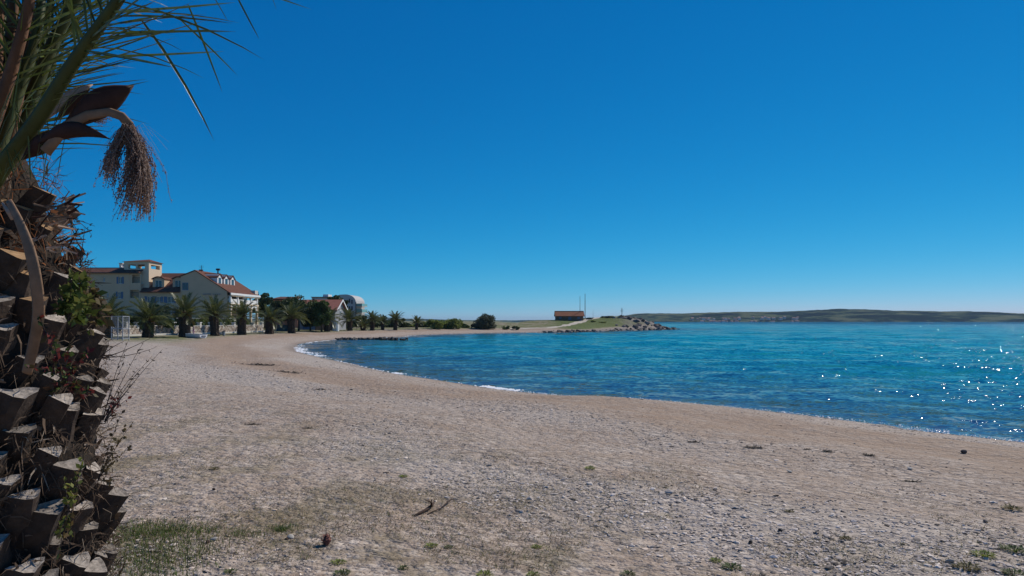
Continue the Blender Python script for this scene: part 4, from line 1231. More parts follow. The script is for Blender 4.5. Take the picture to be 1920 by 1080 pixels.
# hotel garden, behind the wall
def behind_wall(px, back):
    a, t, n, Lt, at_px = WALL
    q = Vector((a.x, a.y)) + t * at_px(px) - n * back
    return q.y * (1 + 0 * q.x), q
for k, (px, wp, yt, sz) in enumerate(((300, 52, 566, .3), (345, 40, 577, .28), (212, 44, 582, .28), (255, 40, 584, .28))):
    Yb = behind_wall(px, 7 + k)[0]
    tree('garden_tree', ['dark garden tree between the second and third palms', 'dark garden tree behind the third palm', 'garden bush behind the wire cage', 'low garden bush behind the terrace'][k], px, Yb, wp, yt, 625, 30 + k, LEAF_DARK if k % 2 == 0 else LEAF_MID, 'tree', nclump=22, per=120, size=sz, trunk_frac=.12)
def hedge():
    p0 = behind_wall(440, 2.2)[1]
    o = empty('hedge', (p0.x, p0.y, gz(p0.x, p0.y)), 'clipped dark green hedge behind the stone wall', 'hedge')
    g = np.random.default_rng(40)
    cl = []
    for k in range(48):
        px = 366 + 126 * k / 47
        q = behind_wall(px, 2.2 + g.uniform(0, .8))[1]
        x, Y = q.x, q.y
        top = ZZ(593 + 3.5 * math.sin(k * .7) + (5 if k > 24 else 0), Y)
        zb = gz(x, Y)
        cl.append(((x - p0.x, Y - p0.y, zb + (top - zb) * .5 - o.location.z), (.6, .6, (top - zb) * .55)))
    V, F, T = leaf_cloud(cl, 200, .22, g)
    me = np_mesh('foliage', V, F, LEAF_MID); add_attr(me, 'tint', T); link('foliage', me, o)
    mb = MB()
    for c, r in cl[::3]: mb.tube([(c[0], c[1], c[2] - r[2]), (c[0], c[1], c[2] + r[2] * .4)], [.05, .02], 5)
    link('stems', mb.mesh('stems', M_BARK), o)
hedge()

# ------------------------------------------------------------------ palms of the promenade
FROND_M = leaf_mat('palm_frond', (0.045, 0.062, 0.018), (0.19, 0.20, 0.06), 0.4, 0.3, 0.5)
FROND_OLD = leaf_mat('old_palm_frond', (0.10, 0.06, 0.02), (0.20, 0.13, 0.05), 0.6, 0.25, 0.2)
M_PTRUNK = mat('palm_trunk', (0.055, 0.04, 0.03), 0.95, 0.4, 7, 0.04, 14)
M_PBASE = mat('palm_leaf_bases', (0.17, 0.085, 0.03), 0.9, 0.4, 6, 0.03, 12)
def frond_mesh(name, seed, droop, m, dens=34, lw=0.015, ll=0.17):
    """unit-length palm frond growing along +Y and arching down; leaflets in two rows set in a V."""
    g = np.random.default_rng(seed)
    V, F, T = [], [], []
    def curve(t): return np.array([0, math.sin(droop * t * .9) / (droop * .9) if droop > .01 else t, 0]) + np.array([0, 0, (math.cos(droop * t * .9) - 1) / (droop * .9) if droop > .01 else 0])
    N_ = 10
    for i in range(N_):
        t0, t1 = i / N_, (i + 1) / N_
        p, q = curve(t0), curve(t1)
        r0, r1 = 0.022 * (1 - .85 * t0), 0.022 * (1 - .85 * t1)
        b = len(V)
        V += [p + (-r0, 0, 0), p + (r0, 0, 0), q + (r1, 0, 0), q + (-r1, 0, 0), p + (0, 0, -r0), q + (0, 0, -r1)]
        F += [(b, b + 1, b + 2, b + 3), (b + 1, b, b + 4, b + 4), (b, b + 3, b + 5, b + 4), (b + 2, b + 1, b + 4, b + 5)]
        F.pop(-3)
        T += [.8] * 6
    for i in range(dens):
        t = 0.16 + 0.83 * (i + g.uniform(0, .6)) / dens
        p = curve(t); tg = curve(min(t + .02, 1)) - curve(t - .02); tg /= np.linalg.norm(tg)
        nrm = np.cross(np.array([1, 0, 0]), tg)
        L_ = ll * (0.5 + 0.9 * math.sin(math.pi * min(1, t * .85 + .1))) * g.uniform(.85, 1.15)
        for s in (-1, 1):
            d = tg * (.55 + .35 * t) + np.array([s, 0, 0]) * .75 + nrm * .35 + g.normal(0, .06, 3)
            d /= np.linalg.norm(d)
            e = p + d * L_ * .55; f = p + d * L_ + np.array([0, 0, -.22 * L_])
            sd_ = np.cross(d, nrm); sd_ /= np.linalg.norm(sd_)
            b = len(V)
            V += [p + sd_ * lw * .5, p - sd_ * lw * .5, e - sd_ * lw * .55, e + sd_ * lw * .55, f]
            F += [(b, b + 1, b + 2, b + 3), (b + 3, b + 2, b + 4, b + 4)]
            T += [g.uniform(0, .9)] * 5
    V = np.array(V)
    me = bpy.data.meshes.new(name)
    me.from_pydata([tuple(v) for v in V], [], [f if f[2] != f[3] else f[:3] for f in F])
    me.materials.append(m); me.update()
    add_attr(me, 'tint', T)
    return me
FRONDS = [frond_mesh('frond', 50 + k, d, FROND_M) for k, d in enumerate((0.5, 0.9, 1.25, 1.6))]
FROND_DEAD = [frond_mesh('old_frond', 60 + k, d, FROND_OLD, 22) for k, d in enumerate((1.3, 1.9))]

def palm_trunk_mesh(seed):
    g = np.random.default_rng(seed)
    mb = MB()
    n, rows = 18, 17
    R_ = []
    for j in range(rows):
        z = j / (rows - 1)
        row = []
        for k in range(n):
            bump = 0.10 * (((k + (j % 2) * .5 * 2) % 2) - .5) + g.uniform(-.05, .05)
            r = (0.5 + .06 * (1 - z) ** 3 + (.10 * sstep(.6, .9, np.array(z)) if z > .6 else 0)) * (1 + bump)
            an = 2 * math.pi * (k + (j % 2) * .5) / n
            row.append((r * math.cos(an), r * math.sin(an), z - (.03 if k % 2 else 0)))
        R_.append(row)
    for j in range(rows - 1):
        for k in range(n): mb.face((R_[j][k], R_[j][(k + 1) % n], R_[j + 1][(k + 1) % n], R_[j + 1][k]))
    mb.face(R_[-1])
    return mb.mesh('trunk', M_PTRUNK)
PTRUNK = [palm_trunk_mesh(70 + k) for k in range(3)]
def crown_base_mesh(seed):
    g = random.Random(seed)
    mb = MB()
    for k in range(60):
        an = k * 2.39996; z = .0 + .55 * (k / 60); r = .55 - .25 * (k / 60)
        d = Vector((math.cos(an), math.sin(an), .9 + 1.2 * k / 60)).normalized()
        p = Vector((math.cos(an) * r * .7, math.sin(an) * r * .7, z))
        mb.tube([p, p + d * g.uniform(.25, .5)], [.08, .045], 4, flat=.5)
    return mb.mesh('leaf_bases', M_PBASE)
PBASE = [crown_base_mesh(80), crown_base_mesh(81)]

def palm(px, ybase, ytop, label, seed, trunk_px, rad_px, thick_px=18, nf=34, old=4, Yfix=None):
    g = random.Random(seed)
    p = on_ground(px, ybase) if Yfix is None else Vector((XX(px, Yfix), Yfix, gz(XX(px, Yfix), Yfix)))
    s = p.y / FPX
    o = empty('palm_tree', (p.x, p.y, p.z - .05), label, 'palm tree', 'palms along the promenade')
    o.rotation_euler = (R(g.uniform(-3, 3)), R(g.uniform(-3.5, 3.5)), 0)
    th = trunk_px * s * g.uniform(.93, 1.06)
    t = link('trunk', PTRUNK[seed % 3], o)
    dth = thick_px * s
    t.scale = (dth, dth, th); t.rotation_euler = (g.uniform(-.03, .03), g.uniform(-.03, .03), g.uniform(0, 6))
    b = link('leaf_bases', PBASE[seed % 2], o)
    b.location = (0, 0, th * .94); b.scale = (dth * .95,) * 3
    top = (ybase - ytop) * s - th
    Lf = max(rad_px * s * 1.12, top * .98)
    for k in range(nf):
        u = (k + .5) / nf                         # 0 = upright centre, 1 = lowest
        el = R(82 - 66 * u ** 0.85 + g.uniform(-7, 7))
        az = k * 2.39996 + g.uniform(-.25, .25)
        me = FRONDS[min(3, int(u * 3.0 + g.random() * 1.0))]
        f = link('frond', me, o)
        f.rotation_mode = 'QUATERNION'
        q = Quaternion((0, 0, 1), az) @ Quaternion((1, 0, 0), el) @ Quaternion((0, 1, 0), g.uniform(-.5, .5))
        f.rotation_quaternion = q
        L_ = Lf * g.uniform(.82, 1.08) * (.9 if u < .25 else 1.0)
        f.scale = (L_,) * 3
        f.location = (math.cos(az + 1.57) * dth * .16, math.sin(az + 1.57) * dth * .16, th * .97 + dth * .45 * (1 - u))
    for k in range(old):
        az = g.uniform(0, 6.28)
        f = link('old_frond', FROND_DEAD[k % 2], o)
        f.rotation_mode = 'QUATERNION'
        f.rotation_quaternion = Quaternion((0, 0, 1), az) @ Quaternion((1, 0, 0), R(g.uniform(-15, 8)))
        f.scale = (Lf * g.uniform(.35, .5),) * 3
        f.location = (math.cos(az + 1.57) * dth * .3, math.sin(az + 1.57) * dth * .3, th * .97)
    return o
for a_ in (
    (199, 633.5, 556, 'palm beside the wire cage, leftmost of the promenade row', 1, 36, 42, 20),
    (277, 633, 561, 'second palm of the promenade row, right of the wire cage', 2, 32, 42, 19),
    (346, 632, 549.5, 'tallest promenade palm, standing behind the white boat', 3, 39, 42, 19),
    (403, 629.5, 556, 'palm right of the white boat, in front of the hotel gable', 4, 38, 38, 15),
    (453, 627.5, 564, 'palm in front of the hotel balcony', 5, 32, 32, 15),
    (505, 626, 576, 'low palm at the right end of the stone wall', 6, 24, 28, 15),
    (547, 624.5, 569, 'palm standing before the broad dark pine', 7, 26, 32, 13),
    (613, 621.5, 577, 'palm just left of the white cabin', 8, 22, 26, 10),
    (656, 620, 583.5, 'palm just right of the white cabin', 9, 20, 24, 9),
    (681, 620, 601, 'stunted palm, smallest of the row', 10, 7, 13, 9, 30, 2),
    (698, 619.3, 586, 'palm midway between the cabin and the tall slim palm', 11, 18, 20, 8),
    (717.5, 618.8, 592, 'thin palm left of the tall palm on the far beach', 12, 16, 13, 6),
    (741, 618.8, 583.5, 'tall upright palm rising against the sky on the far beach', 13, 18, 18, 7),
    (781, 618, 595.5, 'lone small palm at the right end of the row', 14, 12, 15, 5, 36, 3)):
    palm(*a_)

# ------------------------------------------------------------------ things on the promenade
def wire_cage():
    p = on_ground(219.5, 638.5)
    x, y, z = p; s = y / FPX
    hw = 10.5 * s; H = 46 * s
    o = empty('wire_cage', p, 'tall grey wire cage standing right of the leftmost palm', 'cage')
    for a in (-1, 1):
        for b in (0, 2):
            mb = MB(); mb.box(x + a * hw - .035, x + a * hw + .035, y + b * hw - .035, y + b * hw + .035, z - .1, z + H); mb.build('post', M_STEEL, o)
    for zz in (.08, .5, 1.0):
        mb = MB()
        for b in (0, 2): mb.box(x - hw + .036, x + hw - .036, y + b * hw - .025, y + b * hw + .025, z + H * zz - .06, z + H * zz)
        for a in (-1, 1): mb.box(x + a * hw - .025, x + a * hw + .025, y + .036, y + 2 * hw - .036, z + H * zz - .06, z + H * zz)
        mb.build('rail', M_STEEL, o)
    for side, nm in ((0, 'front'), (1, 'back'), (2, 'left'), (3, 'right')):
        mb = MB()
        for k in range(1, 8):
            u = -hw + 2 * hw * k / 8
            if side < 2: mb.tube([(x + u, y + 2 * hw * side, z + .1), (x + u, y + 2 * hw * side, z + H - .05)], .008, 3)
            else: mb.tube([(x + (hw if side == 3 else -hw), y + hw + u, z + .1), (x + (hw if side == 3 else -hw), y + hw + u, z + H - .05)], .008, 3)
        for k in range(1, 14):
            zz = z + .1 + (H - .15) * k / 14
            if side < 2: mb.tube([(x - hw, y + 2 * hw * side, zz), (x + hw, y + 2 * hw * side, zz)], .007, 3)
            else: mb.tube([(x + (hw if side == 3 else -hw), y, zz), (x + (hw if side == 3 else -hw), y + 2 * hw, zz)], .007, 3)
        mb.build('mesh_panel', M_STEEL, o)
wire_cage()

M_HULL = mat('white_hull', (0.66, 0.66, 0.68), 0.4, 0.06, 2, spec=.5)
M_HULLIN = mat('grey_boat_inside', (0.16, 0.17, 0.2), 0.7, 0.2, 3)
def boat():
    p = on_ground(366, 634.2)
    s = p.y / FPX
    L_ = 40 * s; Bm = 1.25; Hh = 7.6 * s
    o = empty('rowing_boat', p, 'small white boat drawn up beside the tallest palm', 'boat')
    mb = MB(); mi = MB()
    secs = []
    for i in range(11):
        t = i / 10
        bw = Bm / 2 * math.sin(math.pi * min(1, .06 + .6 * t)) ** .7 if t < .95 else Bm / 2 * .93
        hh = Hh * (1.15 - .25 * t)
        k = .02 + .1 * (1 - t) ** 3
        x = -L_ / 2 + L_ * t
        secs.append([(x, -bw, hh), (x, -bw * .92, hh * .45), (x, -bw * .55, k), (x, 0, k * .5), (x, bw * .55, k), (x, bw * .92, hh * .45), (x, bw, hh)])
    for a, b in zip(secs[:-1], secs[1:]):
        for k in range(6): mb.face((a[k], a[k + 1], b[k + 1], b[k]))
        ai = [Vector(v) * 1 for v in a]; bi = [Vector(v) for v in b]
        for k in range(6):
            f = lambda v: (v.x, v.y * .9, v.z * .93 + .06)
            mi.face((f(ai[k]), f(bi[k]), f(bi[k + 1]), f(ai[k + 1])))
        for k in (0, 6): mb.tube([a[k], b[k]], .035, 5)
    mb.face(secs[-1]); mb.face(secs[0][::-1])
    hull = link('hull', mb.mesh('hull', M_HULL), o)
    link('inner_hull', mi.mesh('inner_hull', M_HULLIN), o)
    for t in (-.18, .15):
        th = MB(); th.box(L_ * t - .12, L_ * t + .12, -Bm * .44, Bm * .44, Hh * .68, Hh * .74); link('thwart', th.mesh('thwart', M_HULL), o)
    mt = MB(); mt.box(L_ / 2 + .005, L_ / 2 + .06, -.28, .28, Hh * .25, Hh * .72); link('transom_board', mt.mesh('transom_board', M_HULLIN), o)
    o.rotation_euler = (0, 0, R(-20))
boat()

def person_mesh(name, joints, edges, radii, m):
    me = bpy.data.meshes.new(name)
    me.from_pydata(joints, edges, [])
    me.materials.append(m)
    o = bpy.data.objects.new(name, me); COL.objects.link(o)
    sk = o.modifiers.new('skin', 'SKIN')
    for v, r in zip(me.skin_vertices[0].data, radii): v.radius = (r, r * .9)
    me.skin_vertices[0].data[0].use_root = True
    sb = o.modifiers.new('sub', 'SUBSURF'); sb.levels = 1; sb.render_levels = 1
    bpy.context.view_layer.update()
    ev = o.evaluated_get(bpy.context.evaluated_depsgraph_get())
    nm = bpy.data.meshes.new_from_object(ev)
    bpy.data.objects.remove(o)
    return nm
def person_mat(name, top, legs, skin, hair, z1, z2, z3, z4):
    """clothes by height on the figure: shoes and shins, trousers, shirt, face, hair"""
    m, N, L, b = nodes_of(name)
    tc = N.new('ShaderNodeTexCoord'); sp = N.new('ShaderNodeSeparateXYZ'); L.new(tc.outputs['Object'], sp.inputs[0])
    nz = noise_node(N, L, tc.outputs['Object'], 9, 3).outputs['Fac']
    zz = math_node(N, L, 'ADD', sp.outputs[2], math_node(N, L, 'MULTIPLY', math_node(N, L, 'SUBTRACT', nz, .5), .06))
    rp = N.new('ShaderNodeValToRGB'); rp.color_ramp.interpolation = 'CONSTANT'
    e = rp.color_ramp.elements
    for k, (pos, c) in enumerate(((0, skin), (z1, legs), (z2, top), (z3, skin), (z4, hair))):
        if k > 1: e.new(.5)
        e[k].position = pos; e[k].color = lin(c)
    L.new(math_node(N, L, 'DIVIDE', zz, 2.0), rp.inputs['Fac'])
    L.new(rp.outputs[0], b.inputs['Base Color']); b.inputs['Roughness'].default_value = .8
    return m
def standing(scale, m, name, arms):
    j = [(0, 0, .92), (0, 0, 1.12), (0, 0, 1.38), (0, -.01, 1.5), (0, -.03, 1.62), (0, -.02, 1.72),
         (.2, 0, 1.4), (.27, -.02, 1.13), (.26, -.12 * arms, .9), (.25, -.16 * arms, .8),
         (-.2, 0, 1.4), (-.27, -.03, 1.13), (-.25, -.2 * arms, .95), (-.24, -.26 * arms, .87),
         (.1, 0, .86), (.11, -.03, .48), (.12, .02, .08), (.13, -.14, .04),
         (-.1, 0, .86), (-.12, .05, .48), (-.12, .1, .08), (-.13, -.05, .04)]
    r = [.15, .135, .16, .06, .095, .085, .07, .05, .04, .035, .07, .05, .04, .035, .095, .065, .045, .04, .095, .065, .045, .04]
    e = [(0, 1), (1, 2), (2, 3), (3, 4), (4, 5), (2, 6), (6, 7), (7, 8), (8, 9), (2, 10), (10, 11), (11, 12), (12, 13), (0, 14), (14, 15), (15, 16), (16, 17), (0, 18), (18, 19), (19, 20), (20, 21)]
    j = [tuple(c * scale for c in p) for p in j]
    return person_mesh(name, j, e, [x * scale for x in r], m)
def people():
    sk = (0.45, 0.27, 0.19)
    defs = [(354.8, 631.5, 19.5, 'person in white top and teal shorts behind the white boat', (.75, .78, .82), (.04, .15, .17), (.5, .4, .3), 1.0, R(30)),
            (363.2, 631.5, 20.5, 'dark-haired person in pink standing behind the white boat', (.55, .25, .36), (.6, .3, .42), (.02, .015, .015), 2.0, R(-60))]
    for k, (px, py, hpx, lab, top, legs, hair, arms, rz) in enumerate(defs):
        p = on_ground(px, py)
        H = hpx * p.y / FPX
        s = H / 1.80
        m = person_mat('clothes_%d' % k, top, legs, sk, hair, .25 * s, .46 * s, .76 * s, .85 * s)
        o = link('person', standing(s, m, 'person', arms))
        o.location = p; o.rotation_euler = (0, 0, rz)
        tag(o, lab, 'person')
    # two people at the hotel terrace, seen over the wall
    for k, (px, Y, yt, lab, top) in enumerate(((249.5, 96, 607.5, 'person in white shirt on the terrace behind the stone wall', (.78, .78, .8)), (240.5, 97, 607, 'person in red on the terrace behind the stone wall', (.35, .05, .05)))):
        z = gz(XX(px, Y), Y)
        H = ZZ(yt, Y) - z
        s = H / 1.8
        m = person_mat('clothes_t%d' % k, top, (.05, .06, .1), sk, (.03, .02, .02), .25 * s, .46 * s, .76 * s, .85 * s)
        o = link('person', standing(s, m, 'person', 1.5)); o.location = (XX(px, Y), Y, z); o.rotation_euler = (0, 0, R(20 - 50 * k))
        tag(o, lab, 'person')
people()

def bin_(px, py, label, h, w_, m):
    p = on_ground(px, py); s = p.y / FPX
    o = empty('litter_bin', p, label, 'bin')
    r, H = w_ * s / 2, h * s
    mb = MB(); mb.tube([p + Vector((0, 0, .05)), p + Vector((0, 0, H * .85))], [r * .85, r], 12); mb.build('bucket', m, o)
    mb = MB(); mb.tube([p + Vector((0, 0, H * .85)), p + Vector((0, 0, H * .93)), p + Vector((0, 0, H))], [r * 1.08, r * 1.05, r * .4], 12); mb.build('lid', M_DARK, o)
    mb = MB(); mb.tube([p + Vector((0, 0, -.1)), p + Vector((0, 0, .06))], [r * .5, r * .5], 8); mb.build('foot', M_STEEL, o)
bin_(419.5, 629.5, 'small grey litter bin right of the fourth palm', 9, 6, M_STEEL)
def terrace():
    Y = 99.0
    x0, x1 = XX(231, Y), XX(272, Y)
    z = gz((x0 + x1) / 2, Y)
    o = empty('terrace_canopy', ((x0 + x1) / 2, Y, z), 'thin white-edged terrace canopy behind the stone wall', 'canopy')
    zt = ZZ(604, Y)
    for x in (x0 + .1, x1 - .1):
        for y in (Y, Y + 3):
            mb = MB(); mb.tube([(x, y, z - .1), (x, y, zt)], .05, 6); mb.build('post', M_STEEL, o)
    mb = MB(); mb.box(x0, x1, Y - .2, Y + 3.2, zt, zt + .06); mb.build('sheet', M_BLUE, o)
    mb = MB(); mb.box(x0, x1, Y - .28, Y - .203, zt - .06, zt + .1); mb.build('edge', M_WHITE, o)
terrace()
def fence_run():
    M_TEAL = mat('dark_teal_panel', (0.02, 0.06, 0.075), .7, .3, 2)
    a = on_ground(512, 621.5); b = on_ground(538, 620.8)
    o = empty('hoarding', a, 'dark teal board fence in the shade left of the seventh palm', 'fence')
    n = 9
    for k in range(n):
        p = a.lerp(b, k / n); q = a.lerp(b, (k + .93) / n)
        mb = MB(); mb.prism([(p.x, p.y + 1.5, p.z - .1), (q.x, q.y + 1.5, q.z - .1), (q.x, q.y + 1.56, q.z - .1), (p.x, p.y + 1.56, p.z - .1)], (0, 0, 1.25 + .04 * (k % 2))); mb.build('board', M_TEAL, o)
    for k in (0, 1):
        p = a.lerp(b, k); mb = MB(); mb.box(p.x - .05, p.x + .05, p.y + 1.57, p.y + 1.67, p.z - .1, p.z + 1.35); mb.build('post', M_STEEL, o)
    # slatted fence under the evergreen
    c = on_ground(586, 620); d = on_ground(622, 619.5)
    o2 = empty('picket_fence', c, 'dark slatted fence under the evergreen left of the white cabin', 'fence')
    for k in range(24):
        p = c.lerp(d, k / 23)
        mb = MB(); mb.box(p.x - .07, p.x + .07, p.y + 2.0, p.y + 2.05, p.z - .1, p.z + 1.5 + .05 * (k % 3)); mb.build('slat', M_WOOD, o2)
    for h in (.4, 1.2):
        mb = MB(); mb.prism([(c.x - .1, c.y + 2.052, c.z + h), (d.x + .1, d.y + 2.052, d.z + h), (d.x + .1, d.y + 2.1, d.z + h), (c.x - .1, c.y + 2.1, c.z + h)], (0, 0, .1)); mb.build('rail', M_WOOD, o2)
fence_run()

# ------------------------------------------------------------------ pebbles, grass, weeds
def vcol_mat(name, rough=0.85, spec=0.2, trans=0.0):
    m, N, L, b = nodes_of(name)
    at = N.new('ShaderNodeAttribute'); at.attribute_name = 'col'
    L.new(at.outputs['Color'], b.inputs['Base Color'])
    b.inputs['Roughness'].default_value = rough; b.inputs['Specular IOR Level'].default_value = spec
    if trans > 0:
        tr = N.new('ShaderNodeBsdfTranslucent'); L.new(at.outputs['Color'], tr.inputs['Color'])
        ms = N.new('ShaderNodeMixShader'); ms.inputs[0].default_value = trans
        L.new(b.outputs[0], ms.inputs[1]); L.new(tr.outputs[0], ms.inputs[2]); L.new(ms.outputs[0], N['Material Output'].inputs['Surface'])
    return m

def pebbles():
    g = np.random.default_rng(21)
    n = 125000
    r = np.exp(g.uniform(math.log(3.6), math.log(60), n)); a = np.radians(g.uniform(-47, 47, n))
    x, y = r * np.sin(a), r * np.cos(a)
    sd = shore_dist(x, y)
    dens = np.where((sd > 5.0) & (sd < 9.5), 0.4, 1.0)
    dens = dens * np.clip(0.75 + 1.0 * fbm(x / 1.8, y / 1.8, 3, 61), 0.05, 1)
    pb = pale_band(x, y, sd)
    dens = dens * (0.35 + 0.65 * pb) * (1 - 0.9 * sstep(14, 55, r))
    keep = (sd > 0.2) & (g.random(n) < dens)
    x, y, r, sd, pb = x[keep], y[keep], r[keep], sd[keep], pb[keep]
    z = ground_h(x, y, sd)
    n = len(x)
    size = np.exp(g.normal(math.log(0.0098), 0.42, n)) * (0.8 + 0.04 * r) * (0.66 + 0.5 * pb)
    size = np.minimum(size, 0.05)
    # a flattened, chipped stone of 12 corners
    t = (1 + 5 ** 0.5) / 2
    B = np.array([(-1, t, 0), (1, t, 0), (-1, -t, 0), (1, -t, 0), (0, -1, t), (0, 1, t), (0, -1, -t), (0, 1, -t), (t, 0, -1), (t, 0, 1), (-t, 0, -1), (-t, 0, 1)], float) / 1.9
    Fi = np.array([(0, 11, 5), (0, 5, 1), (0, 1, 7), (0, 10, 11), (1, 5, 9), (5, 11, 4), (11, 10, 2), (3, 9, 4), (3, 4, 2), (4, 9, 5), (2, 4, 11), (9, 8, 1), (7, 1, 8), (3, 8, 9), (0, 7, 10)])
    V = np.repeat(B[None], n, 0) * g.uniform(0.7, 1.25, (n, 12, 1))
    V *= np.stack([g.uniform(0.8, 1.5, n), g.uniform(0.7, 1.0, n), g.uniform(0.22, 0.5, n)], 1)[:, None, :]
    tx, th = g.normal(0, 0.25, n), g.uniform(0, 6.283, n)
    c, s = np.cos(tx)[:, None], np.sin(tx)[:, None]
    yy = V[:, :, 1] * c - V[:, :, 2] * s; zz = V[:, :, 1] * s + V[:, :, 2] * c
    V[:, :, 1], V[:, :, 2] = yy, zz
    c, s = np.cos(th)[:, None], np.sin(th)[:, None]
    xx = V[:, :, 0] * c - V[:, :, 1] * s; yy = V[:, :, 0] * s + V[:, :, 1] * c
    V[:, :, 0], V[:, :, 1] = xx, yy
    V *= size[:, None, None]
    V += np.stack([x, y, z + size * 0.12], 1)[:, None, :]
    F = (Fi[None] + (np.arange(n) * 12)[:, None, None]).reshape(-1, 3)
    v = np.clip(g.normal(0.36, 0.14, n), 0.09, 0.7)
    v = np.where(g.random(n) < 0.10, g.uniform(0.55, 0.75, n), v)
    v = np.clip(v * (0.85 + 0.4 * pb), .1, .72)
    warm = g.uniform(0, 1, n) * (1.3 - pb)
    col = np.stack([v * (1.06 + .12 * warm), v * (0.92 - .02 * warm), v * (0.80 - .13 * warm)], 1)
    me = np_mesh('pebbles', V.reshape(-1, 3), F, vcol_mat('pebble_stone', 0.95, 0.1))
    add_col(me, 'col', np.repeat(col, 12, 0))
    tag(link('pebbles', me), 'grey and pinkish pebbles strewn over the beach', None, None, 'stuff')
pebbles()

def blades(pts, h, wd, lean, cols, g, name, label, m):
    """one thin bent blade per point, three faces each."""
    n = len(pts)
    th = g.uniform(0, 6.283, n)
    d = np.stack([np.cos(th), np.sin(th), np.zeros(n)], 1); sde = np.stack([-np.sin(th), np.cos(th), np.zeros(n)], 1)
    up = np.array([0, 0, 1.0])
    H = h[:, None]; W_ = wd[:, None]; Ln = lean[:, None]
    p0 = pts; p1 = pts + up * H * .5 + d * H * Ln * .3; p2 = pts + up * H * .85 + d * H * Ln * .8; p3 = pts + up * H * (1 - .25 * Ln) + d * H * Ln * 1.4
    V = np.stack([p0 - sde * W_, p0 + sde * W_, p1 - sde * W_ * .8, p1 + sde * W_ * .8, p2 - sde * W_ * .45, p2 + sde * W_ * .45, p3, p3], 1)
    F = np.array([(0, 1, 3, 2), (2, 3, 5, 4), (4, 5, 7, 6)])
    F = (F[None] + (np.arange(n) * 8)[:, None, None]).reshape(-1, 4)
    me = np_mesh(name, V.reshape(-1, 3), F, m)
    add_col(me, 'col', np.repeat(cols, 8, 0))
    return me
M_BLADE = vcol_mat('grass_blade', 0.6, 0.25, 0.3)

def grass_patch():
    g = np.random.default_rng(31)
    P = []
    # the thick patch at the foot of the palm
    for cx, cy, rx, ry, n in ((300, 998, 100, 20, 3600), (265, 1045, 90, 45, 1700), (335, 1055, 75, 45, 900), (240, 1120, 130, 50, 1700), (455, 1003, 50, 9, 260), (527, 993, 35, 9, 240)):
        c = on_ground(cx, cy); e = on_ground(cx + rx, cy); f = on_ground(cx, cy - ry)
        q = g.normal(size=(n, 2)) * 0.5
        P.append(np.stack([c.x + q[:, 0] * (e.x - c.x), c.y + q[:, 1] * (f.y - c.y)], 1))
    P = np.vstack(P)
    P = P[np.hypot(P[:, 0] + 2.11, P[:, 1] - 2.6) > .5]
    z = ground_h(P[:, 0], P[:, 1])
    n = len(P)
    cl = 0.6 + 0.6 * fbm(P[:, 0] * 2.2, P[:, 1] * 2.2, 3, 8)
    ok = g.random(n) < np.clip(cl + .25, 0.1, 1)
    P, z = P[ok], z[ok]; n = len(P)
    h = g.uniform(0.02, 0.06, n) * (0.7 + .5 * g.random(n)); t = g.random(n)[:, None]
    cols = (1 - t) * np.array([0.07, 0.115, 0.02]) + t * np.array([0.17, 0.21, 0.05])
    dry = (g.random(n) < .25)[:, None]
    cols = np.where(dry, np.array([0.25, 0.19, 0.10]) * g.uniform(.6, 1.2, (n, 1)), cols)
    me = blades(np.stack([P[:, 0], P[:, 1], z - .01], 1), h, g.uniform(.0015, .0035, n), g.uniform(.1, .8, n), cols, g, 'grass', '', M_BLADE)
    tag(link('grass', me), 'patch of short green grass at the foot of the near palm', None, None, 'stuff')
    # thin dry growth over the upper beach
    n = 80000
    r = np.exp(g.uniform(math.log(4.0), math.log(15), n)); a = np.radians(g.uniform(-44, 44, n))
    x, y = r * np.sin(a), r * np.cos(a)
    sd = shore_dist(x, y)
    msk = fbm(x / 1.1, y / 1.1, 4, 71) + 0.42 * np.exp(-((x + 1.8) / 1.9) ** 2 - ((y - 6.4) / 1.5) ** 2) + 0.25 * np.exp(-((x + 2.6) / 1.2) ** 2 - ((y - 5.6) / 1.4) ** 2)
    ok = (sd > 10.5) & (msk > 0.10 + .12 * g.random(n)) & (g.random(n) < np.clip((sd - 9) / 7, 0, 1))
    x, y = x[ok], y[ok]; n = len(x)
    z = ground_h(x, y)
    t = g.random(n)[:, None]
    cols = (1 - t) * np.array([0.12, 0.085, 0.045]) + t * np.array([0.27, 0.20, 0.11])
    gr = (g.random(n) < .35)[:, None]
    cols = np.where(gr, np.array([0.12, 0.13, 0.035]) * g.uniform(.7, 1.3, (n, 1)), cols)
    me = blades(np.stack([x, y, z - .005], 1), g.uniform(.012, .034, n), g.uniform(.0015, .0035, n), g.uniform(1.0, 2.6, n), cols, g, 'dry_grass', '', M_BLADE)
    tag(link('dry_grass', me), 'sparse dry brown growth scattered over the upper beach', None, None, 'stuff')
    # tall bare stalks in the grass
    for k, (px, py, yt) in enumerate(((350, 1085, 955), (296, 1100, 1010), (268, 1110, 1020))):
        p = on_ground(px, py); H = (py - yt) * p.y / FPX
        o = empty('dry_stalk', p, ['tallest dry stalk rising from the grass patch', 'shorter dry stalk in the middle of the grass patch', 'dry stalk nearest the palm trunk in the grass'][k], 'plant')
        mb = MB(); mb.tube([p, p + Vector((.01, 0, H * .5)), p + Vector((.0, .01, H))], [.003, .002, .001], 5); mb.build('stem', M_STALK, o)
        ml = MB()
        for q in range(9):
            z_ = H * (.25 + .08 * q); an = q * 2.4
            b = p + Vector((0, 0, z_)); d = Vector((math.cos(an), math.sin(an), .9)).normalized() * .04
            ml.face((b, b + d * .5 + Vector((0, 0, .004)), b + d, b + d * .5 - Vector((0, 0, .004))))
        ml.build('leaves', M_STALK, o)
M_STALK = mat('dry_stalk', (0.10, 0.10, 0.05), .8, .3, 30)
grass_patch()

